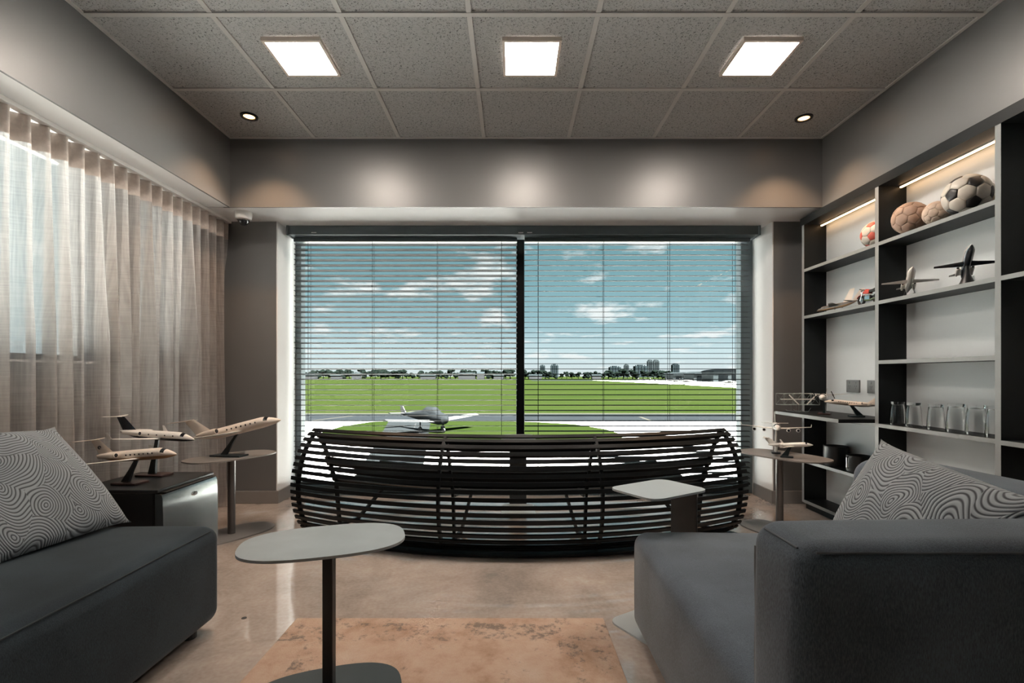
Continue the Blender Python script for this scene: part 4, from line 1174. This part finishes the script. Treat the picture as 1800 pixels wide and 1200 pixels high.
# wire biplane
bp_ = thing('model_biplane', 'pale wire-frame model biplane on the ledge near the window pier', 'model aircraft', (px(1402, 3.56), 3.56, 0.7285), math.radians(4), 'model aircraft')
SP, CH, Z0, Z1 = 0.135, 0.045, 0.052, 0.132
for z in (Z0, Z1):
    wb = B()
    for y in (-CH, 0, CH): wb.cyl((-SP, y, z), (SP, y, z), 0.0013, n=6)
    for k in range(9):
        x = -SP + 2*SP*k/8; wb.cyl((x, -CH, z), (x, CH, z), 0.0009, n=5)
    wb.build('wing_frame', M_WIRE, bp_)
sb = B()
for k in range(5):
    x = -SP + 2*SP*k/4
    for y in (-CH, CH):
        sb.cyl((x, y, Z0), (x, y, Z1), 0.0011, n=5)
        if k < 4:
            x2 = x + 2*SP/4
            sb.cyl((x, y, Z0), (x2, y, Z1), 0.0006, n=4); sb.cyl((x, y, Z1), (x2, y, Z0), 0.0006, n=4)
sb.build('struts', M_WIRE, bp_)
for s in (-1, 1):
    B().tube([(s*0.03, -0.10, 0.035), (s*0.03, -0.07, 0.004), (s*0.03, 0.07, 0.003), (s*0.03, 0.09, 0.01)], 0.0013, 6).build('skid', M_WIRE, bp_)
    B().cyl((s*0.03, -0.03, 0.003), (s*0.03, -0.03, Z0), 0.001, n=5).cyl((s*0.03, 0.03, 0.003), (s*0.03, 0.03, Z0), 0.001, n=5).build('leg', M_WIRE, bp_)
    B().box(-0.004, 0.004, -0.0015, 0.0015, -0.05, 0.05).xf(Matrix.Translation((s*0.065, -CH-0.012, 0.09)) @ Matrix.Rotation(0.8*s, 4, 'Y')).build('propeller_blade', M_WHITE, bp_)
B().box(-SP*0.9, SP*0.9, -0.012, 0.012, 0.088, 0.094).build('spar', M_WHITE, bp_)

# motorcycle
mc = thing('model_motorcycle', 'red and white model motorcycle half hidden by the bookcase divider', 'model motorcycle', (2.222, 3.06, 1.433), math.radians(90))
def wheel(x):
    rg = []
    tb = B(); n = 22; rings = []
    for i in range(n+1):
        a = 2*PI*i/n
        rings.append([(x + math.cos(a)*(0.024+0.0075*math.cos(b_)), 0.0075*math.sin(b_), 0.0315+math.sin(a)*(0.024+0.0075*math.cos(b_))) for b_ in [2*PI*j/8 for j in range(8)]])
    tb.loft(rings, cap=False); w = tb.build('wheel', M_RUBBER, mc, smooth=True)
    sp = B()
    for i in range(6):
        a = PI*i/6; sp.cyl((x+0.02*math.cos(a), 0, 0.0315+0.02*math.sin(a)), (x-0.02*math.cos(a), 0, 0.0315-0.02*math.sin(a)), 0.001, n=4)
    sp.build('spokes', M_CHROME, w)
wheel(0.068); wheel(-0.062)
B().cyl((0.068, 0.009, 0.0315), (0.045, 0.009, 0.088), 0.003, n=8).cyl((0.068, -0.009, 0.0315), (0.045, -0.009, 0.088), 0.003, n=8).build('fork', M_CHROME, mc)
B().loft([[(x, y*0.014*w, z+zz*0.013*w) for y, zz in ((-1,-1),(1,-1),(1,0.6),(0.5,1.1),(-0.5,1.1),(-1,0.6))] for x, z, w in ((0.045, 0.078, 0.5), (0.02, 0.082, 1.1), (-0.012, 0.078, 0.9))]).build('fuel_tank', M_RED, mc, smooth=True)
B().loft([[(x, y*0.013*w, z+zz*0.007) for y, zz in ((-1,-1),(1,-1),(1,1),(-1,1))] for x, z, w in ((-0.012, 0.080, 0.8), (-0.05, 0.082, 1.1), (-0.085, 0.094, 0.6))]).build('seat', M_RUBBER, mc, smooth=True)
B().box(-0.022, 0.028, -0.014, 0.014, 0.024, 0.058, bev=0.005).build('engine', M_CHROME, mc)
B().tube([(0.02, 0.013, 0.03), (-0.02, 0.017, 0.024), (-0.08, 0.019, 0.03)], 0.005, 10).tube([(0.02, -0.013, 0.03), (-0.02, -0.017, 0.024), (-0.08, -0.019, 0.03)], 0.005, 10).build('exhaust', M_CHROME, mc, smooth=True)
B().tube([(0.035, -0.036, 0.098), (0.044, -0.015, 0.096), (0.044, 0.015, 0.096), (0.035, 0.036, 0.098)], 0.0025, 8).build('handlebar', M_RUBBER, mc)
B().lathe([(0.0005, 0), (0.010, 0.002), (0.011, 0.008), (0.0005, 0.010)], n=16).xf(Matrix.Translation((0.056, 0, 0.084)) @ Matrix.Rotation(PI/2, 4, 'Y')).build('headlight', M_CHROME, mc)
B().loft([[(0.068+r*math.cos(a), y, 0.0315+r*math.sin(a)) for y, r in ((-0.009, 0.034), (0.009, 0.034), (0.009, 0.036), (-0.009, 0.036))] for a in [0.5+1.6*k/8 for k in range(9)]]).build('mudguard', M_RED, mc)

# ================================================================== OUTSIDE
def G(x, y, z=0.0):
    d = (CAMZ - GZ - z)*F/(y-660.0)
    return ((x-900.0)/F*d, d)
struct(B().box(-2500, 2500, -500, 2500, GZ-0.5, GZ).build('ground', M_GRASS), 'mown grass airfield')
struct(B().box(-120, 120, -120, 53.5, GZ+0.002, GZ+0.02).build('apron', M_CONCRETE), 'pale concrete apron below the window')
isl = [G(*q) for q in ((556, 765), (600, 751), (655, 742.3), (780, 741.6), (930, 742.3), (1010, 747), (1065, 756), (1098, 767), (1075, 778), (960, 786), (800, 789), (640, 784), (570, 775))]
struct(B().prism(roundpoly(isl, 0.6), GZ+0.02, GZ+0.10).build('grass_island', M_GRASS), 'grass island in the concrete apron')
tw = struct(B().box(-300, 300, 53.5, 63.5, GZ+0.004, GZ+0.03).build('taxiway', M_ASPHALT), 'dark asphalt taxiway')
B().box(-300, 300, 64.2, 65.2, GZ+0.004, GZ+0.032).build('taxiway_edge_line', M_LINE, tw)
for (a, b_) in (((535, 741), (622, 731)), ((1125, 733), (1142, 739))):
    p, q = Vector(G(*a)), Vector(G(*b_)); d = (q-p).normalized(); nrm = Vector((-d.y, d.x))*0.18
    B().prism([tuple(p+nrm), tuple(q+nrm), tuple(q-nrm), tuple(p-nrm)], GZ+0.03, GZ+0.04).build('painted_line', M_LINE, tw)
pth = struct(B().prism([G(*q) for q in ((640, 818), (745, 818), (757, 743), (683, 743))], GZ+0.10, GZ+0.14).build('paved_path', M_PATH), 'grey paved path across the grass island')
for (a, b_) in (((727, 758), (731, 746)), ((735, 768), (741, 757)), ((700, 760), (752, 761)), ((690, 790), (748, 790))):
    p, q = Vector(G(*a)), Vector(G(*b_)); d = (q-p).normalized(); nrm = Vector((-d.y, d.x))*0.05
    B().prism([tuple(p+nrm), tuple(q+nrm), tuple(q-nrm), tuple(p-nrm)], GZ+0.14, GZ+0.145).build('paving_joint', M_JOINT, pth)
struct(B().prism([G(*q) for q in ((1040, 668.2), (1420, 670), (1420, 686), (1300, 681.5), (1150, 673.5))], GZ+0.002, GZ+0.03).build('far_apron', M_CONCRETE), 'distant pale concrete apron by the hangars')
struct(B().box(20, 330, 470, 560, GZ+0.002, GZ+0.02).build('far_runway', M_ASPHALT), 'distant grey runway strip')

# parked light aircraft
lp = thing('parked_light_aircraft', 'white low-wing light aircraft parked on the path by the taxiway', 'aircraft', (-6.9, 43.0, GZ+0.14), math.radians(-45))
prof = [(2.0, 0.08, 1.15), (1.7, 0.42, 1.15), (0.8, 0.58, 1.2), (-0.6, 0.62, 1.35), (-1.8, 0.46, 1.3), (-3.6, 0.22, 1.25), (-5.0, 0.1, 1.3)]
B().loft([[(x, r*math.sin(2*PI*j/14), z+r*math.cos(2*PI*j/14)) for j in range(14)] for x, r, z in prof]).build('fuselage', M_PLANEG, lp, smooth=True)
for s in (-1, 1):
    B().loft([[(x+c*0.5, y, z-0.05), (x+c*0.1, y, z+0.09), (x-c*0.5, y, z), (x, y, z-0.08)] for x, y, z, c in ((0.1, s*0.45, 0.95, 1.7), (0.0, s*4.8, 1.25, 1.2))]).build('wing', M_PLANEW, lp)
    B().loft([[(x+c*0.5, y, z), (x, y, z+0.05), (x-c*0.5, y, z), (x, y, z-0.05)] for x, y, z, c in ((-4.6, 0, 1.35, 0.9), (-4.7, s*1.5, 1.4, 0.6))]).build('stabilizer', M_PLANEW, lp)
    B().cyl((-0.2, s*1.2, 0.25), (-0.2, s*1.2, 0.95), 0.06, n=8).build('landing_gear', M_PLANEG, lp)
    B().cyl((-0.2, s*1.2-0.08, 0.22), (-0.2, s*1.2+0.08, 0.22), 0.22, n=16).build('wheel', M_RUBBER, lp)
B().cyl((1.5, 0, 0.25), (1.5, 0, 0.95), 0.05, n=8).build('landing_gear', M_PLANEG, lp)
B().cyl((1.5, -0.07, 0.2), (1.5, 0.07, 0.2), 0.2, n=16).build('wheel', M_RUBBER, lp)
B().loft([[(-4.2, y, 1.35), (-5.0, y, 1.35), (-5.2, y*0.6, 2.0), (-4.8, y*0.6, 2.0)] for y in (-0.06, 0.06)]).build('tail_fin', M_PLANEW, lp)
B().loft([[(x, 0.5*w*math.sin(PI*j/8-PI/2), 1.6+h*math.cos(PI*j/8-PI/2)) for j in range(9)] for x, w, h in ((0.9, 0.8, 0.05), (0.3, 1.0, 0.55), (-0.8, 1.0, 0.55), (-1.6, 0.7, 0.1))]).build('canopy', M_PLANEG, lp, smooth=True)

# tree line: one crown mesh per kind, copies as individuals
def tree_src(seed, flat):
    r3 = random.Random(seed); bb = B()
    for _ in range(13):
        a = r3.uniform(0, 2*PI); q = r3.uniform(0, 0.34); c = Vector((q*math.cos(a), q*math.sin(a), r3.uniform(0.22, 0.84)*flat)); r = r3.uniform(0.14, 0.24)
        bm = bmesh.new(); bmesh.ops.create_icosphere(bm, subdivisions=2, radius=r)
        for v in bm.verts: v.co = v.co*(1+r3.uniform(-0.15, 0.15)); v.co.z *= 0.8
        bm.verts.index_update()
        bb.add([(v.co+c)[:] for v in bm.verts], [[v.index for v in f.verts] for f in bm.faces]); bm.free()
    bb.cyl((0, 0, 0), (0, 0, 0.5), 0.05, 0.03, n=6)
    return bb
tsrc = []
r4 = random.Random(11)
tcount = [0]
def put_tree(p_, d, htop, label, grp):
    tcount[0] += 1; d = 680 + 32*(tcount[0] % 4)
    k = r4.randrange(3)
    if len(tsrc) < 3:
        o = tree_src(len(tsrc)+5, 1.0).build('distant_tree', M_TREE); tsrc.append(o)
    else: o = inst(tsrc[k])
    H = (660-htop)/F*d + 5.0
    o.location = (px(p_, d), d, GZ)
    wd = H*r4.uniform(1.0, 1.35)
    o.scale = (wd, wd*0.8, H); o.rotation_euler = (0, 0, r4.uniform(0, 6))
    tag(o, label, 'tree', grp)
p_ = 524
while p_ < 905:
    put_tree(p_, r4.uniform(690, 800), r4.uniform(647, 655), 'dark tree in the far tree line seen through the curtain-side half of the window', 'trees beyond the airfield, curtain side')
    p_ += r4.uniform(5, 11)
p_ = 923
while p_ < 1185:
    put_tree(p_, r4.uniform(690, 800), r4.uniform(648, 656), 'dark tree in the far tree line seen through the bookcase-side half of the window', 'trees beyond the airfield, bookcase side')
    p_ += r4.uniform(6, 12)

# low far houses
ORD = ['first', 'second', 'third', 'fourth', 'fifth', 'sixth', 'seventh', 'eighth', 'ninth']
hl = ['far pale low building', 'far pale hall']
for i, (a, b_, yt) in enumerate(((534, 556, 656), (583, 600, 657), (620, 634, 655), (740, 765, 657), (806, 835, 655), (839, 851, 653), (868, 885, 657), (930, 952, 657), (1040, 1056, 657))):
    d = 600 + 6*i
    x0, x1 = px(a, d), px(b_, d); H = (660-yt)/F*d+5
    t = thing('distant_house', 'pale low building in front of the far trees, %s counted from the curtain side' % ORD[i], 'building', ((x0+x1)/2, d, GZ), group='low buildings beyond the airfield')
    q = (x1-x0)/2
    B().box(-q, q, -4, 4, 0, H*0.72).build('wall', M_HOUSE, t)
    B().loft([[(-q-0.6, -4.8, H*0.72), (-q-0.6, 4.8, H*0.72), (-q-0.6, 0, H)], [(q+0.6, -4.8, H*0.72), (q+0.6, 4.8, H*0.72), (q+0.6, 0, H)]]).build('roof', M_TOWER2, t)
# towers on the skyline
towers = [(949, 958, 642, 0, 'slim dark tower block alone near the window mullion on the skyline'), (968, 981, 641, 0, 'stepped dark tower block, second from the window mullion'),
          (1071, 1090, 644, 0, 'squat wide grey tower block on the skyline'), (1097, 1105, 641, 1, 'narrow pale tower block beside the squat grey block'),
          (1115, 1136, 642, 0, 'wide castle-topped grey tower block on the skyline'), (1138, 1147, 633, 1, 'first of the twin tallest pale towers on the skyline'),
          (1148, 1158, 633, 1, 'second of the twin tallest pale towers, nearer the hangars'), (1181, 1193, 639.5, 0, 'grey tower block rising behind the hangars')]
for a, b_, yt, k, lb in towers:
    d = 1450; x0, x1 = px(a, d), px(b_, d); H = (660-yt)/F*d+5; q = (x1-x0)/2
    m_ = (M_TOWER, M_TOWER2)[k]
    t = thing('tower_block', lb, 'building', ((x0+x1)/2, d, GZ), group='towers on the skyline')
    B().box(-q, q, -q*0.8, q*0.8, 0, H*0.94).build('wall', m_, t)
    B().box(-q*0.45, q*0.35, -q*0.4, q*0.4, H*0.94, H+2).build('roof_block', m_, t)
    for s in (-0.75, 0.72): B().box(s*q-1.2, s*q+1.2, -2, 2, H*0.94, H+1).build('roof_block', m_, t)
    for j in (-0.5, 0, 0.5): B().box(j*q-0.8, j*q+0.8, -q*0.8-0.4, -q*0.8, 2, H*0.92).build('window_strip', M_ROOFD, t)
# hangars
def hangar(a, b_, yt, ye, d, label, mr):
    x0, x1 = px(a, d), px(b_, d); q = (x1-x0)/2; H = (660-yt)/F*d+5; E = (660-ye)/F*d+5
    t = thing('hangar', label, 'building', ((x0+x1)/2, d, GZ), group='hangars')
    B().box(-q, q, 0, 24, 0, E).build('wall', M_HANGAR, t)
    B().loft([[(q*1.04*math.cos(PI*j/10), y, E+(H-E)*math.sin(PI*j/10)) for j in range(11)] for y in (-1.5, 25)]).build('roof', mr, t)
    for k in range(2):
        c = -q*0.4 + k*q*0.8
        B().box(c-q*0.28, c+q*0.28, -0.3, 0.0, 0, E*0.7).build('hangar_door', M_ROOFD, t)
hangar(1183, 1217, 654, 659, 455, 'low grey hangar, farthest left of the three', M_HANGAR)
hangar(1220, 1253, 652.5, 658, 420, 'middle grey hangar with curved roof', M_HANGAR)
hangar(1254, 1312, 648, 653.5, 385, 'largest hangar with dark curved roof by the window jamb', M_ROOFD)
# far parked aircraft on the far apron
fsrc = None
for i, (xx, yy) in enumerate(((1132, 670.6), (1150, 671.2), (1172, 671.9), (1188, 673.0), (1208, 673.6), (1282, 676))):
    if fsrc is None:
        bb = B()
        bb.loft([[(x, r*math.sin(2*PI*j/8), 1.5+r*math.cos(2*PI*j/8)) for j in range(8)] for x, r in ((-5, 0.15), (-1, 0.8), (2, 0.8), (4, 0.2))])
        bb.box(-0.9, 0.9, -6, 6, 1.9, 2.1); bb.box(-5, -4.2, -1.8, 1.8, 1.5, 1.6); bb.box(-5, -4.2, -0.1, 0.1, 1.5, 3.2)
        bb.cyl((2.5, 0, 0), (2.5, 0, 1), 0.12, n=6).cyl((0, 1.2, 0), (0, 1.2, 1), 0.12, n=6).cyl((0, -1.2, 0), (0, -1.2, 1), 0.12, n=6)
        fsrc = bb.build('distant_aircraft', M_PLANEW); o = fsrc
    else: o = inst(fsrc)
    g = G(xx, yy)
    o.location = (g[0], g[1], GZ+0.03); o.rotation_euler = (0, 0, 0.6*i)
    tag(o, 'tiny white aircraft on the far apron, %s counted from the window mullion' % ORD[i], 'aircraft', 'aircraft on the far apron')
g = G(623.5, 668)
vn = thing('airfield_vehicle', 'small white vehicle far out on the grass airfield', 'vehicle', (g[0], g[1], GZ), 0.2)
B().box(-2.4, 2.4, -1.1, 1.1, 0.5, 1.6, bev=0.2).build('body', M_PLANEW, vn)
B().box(-0.9, 1.4, -1.0, 1.0, 1.6, 2.5, bev=0.25).build('cab', M_PLANEG, vn)
for a in (-1.5, 1.5):
    for s in (-1, 1): B().cyl((a, s*0.9, 0.45), (a, s*1.15, 0.45), 0.45, n=12).build('wheel', M_RUBBER, vn)
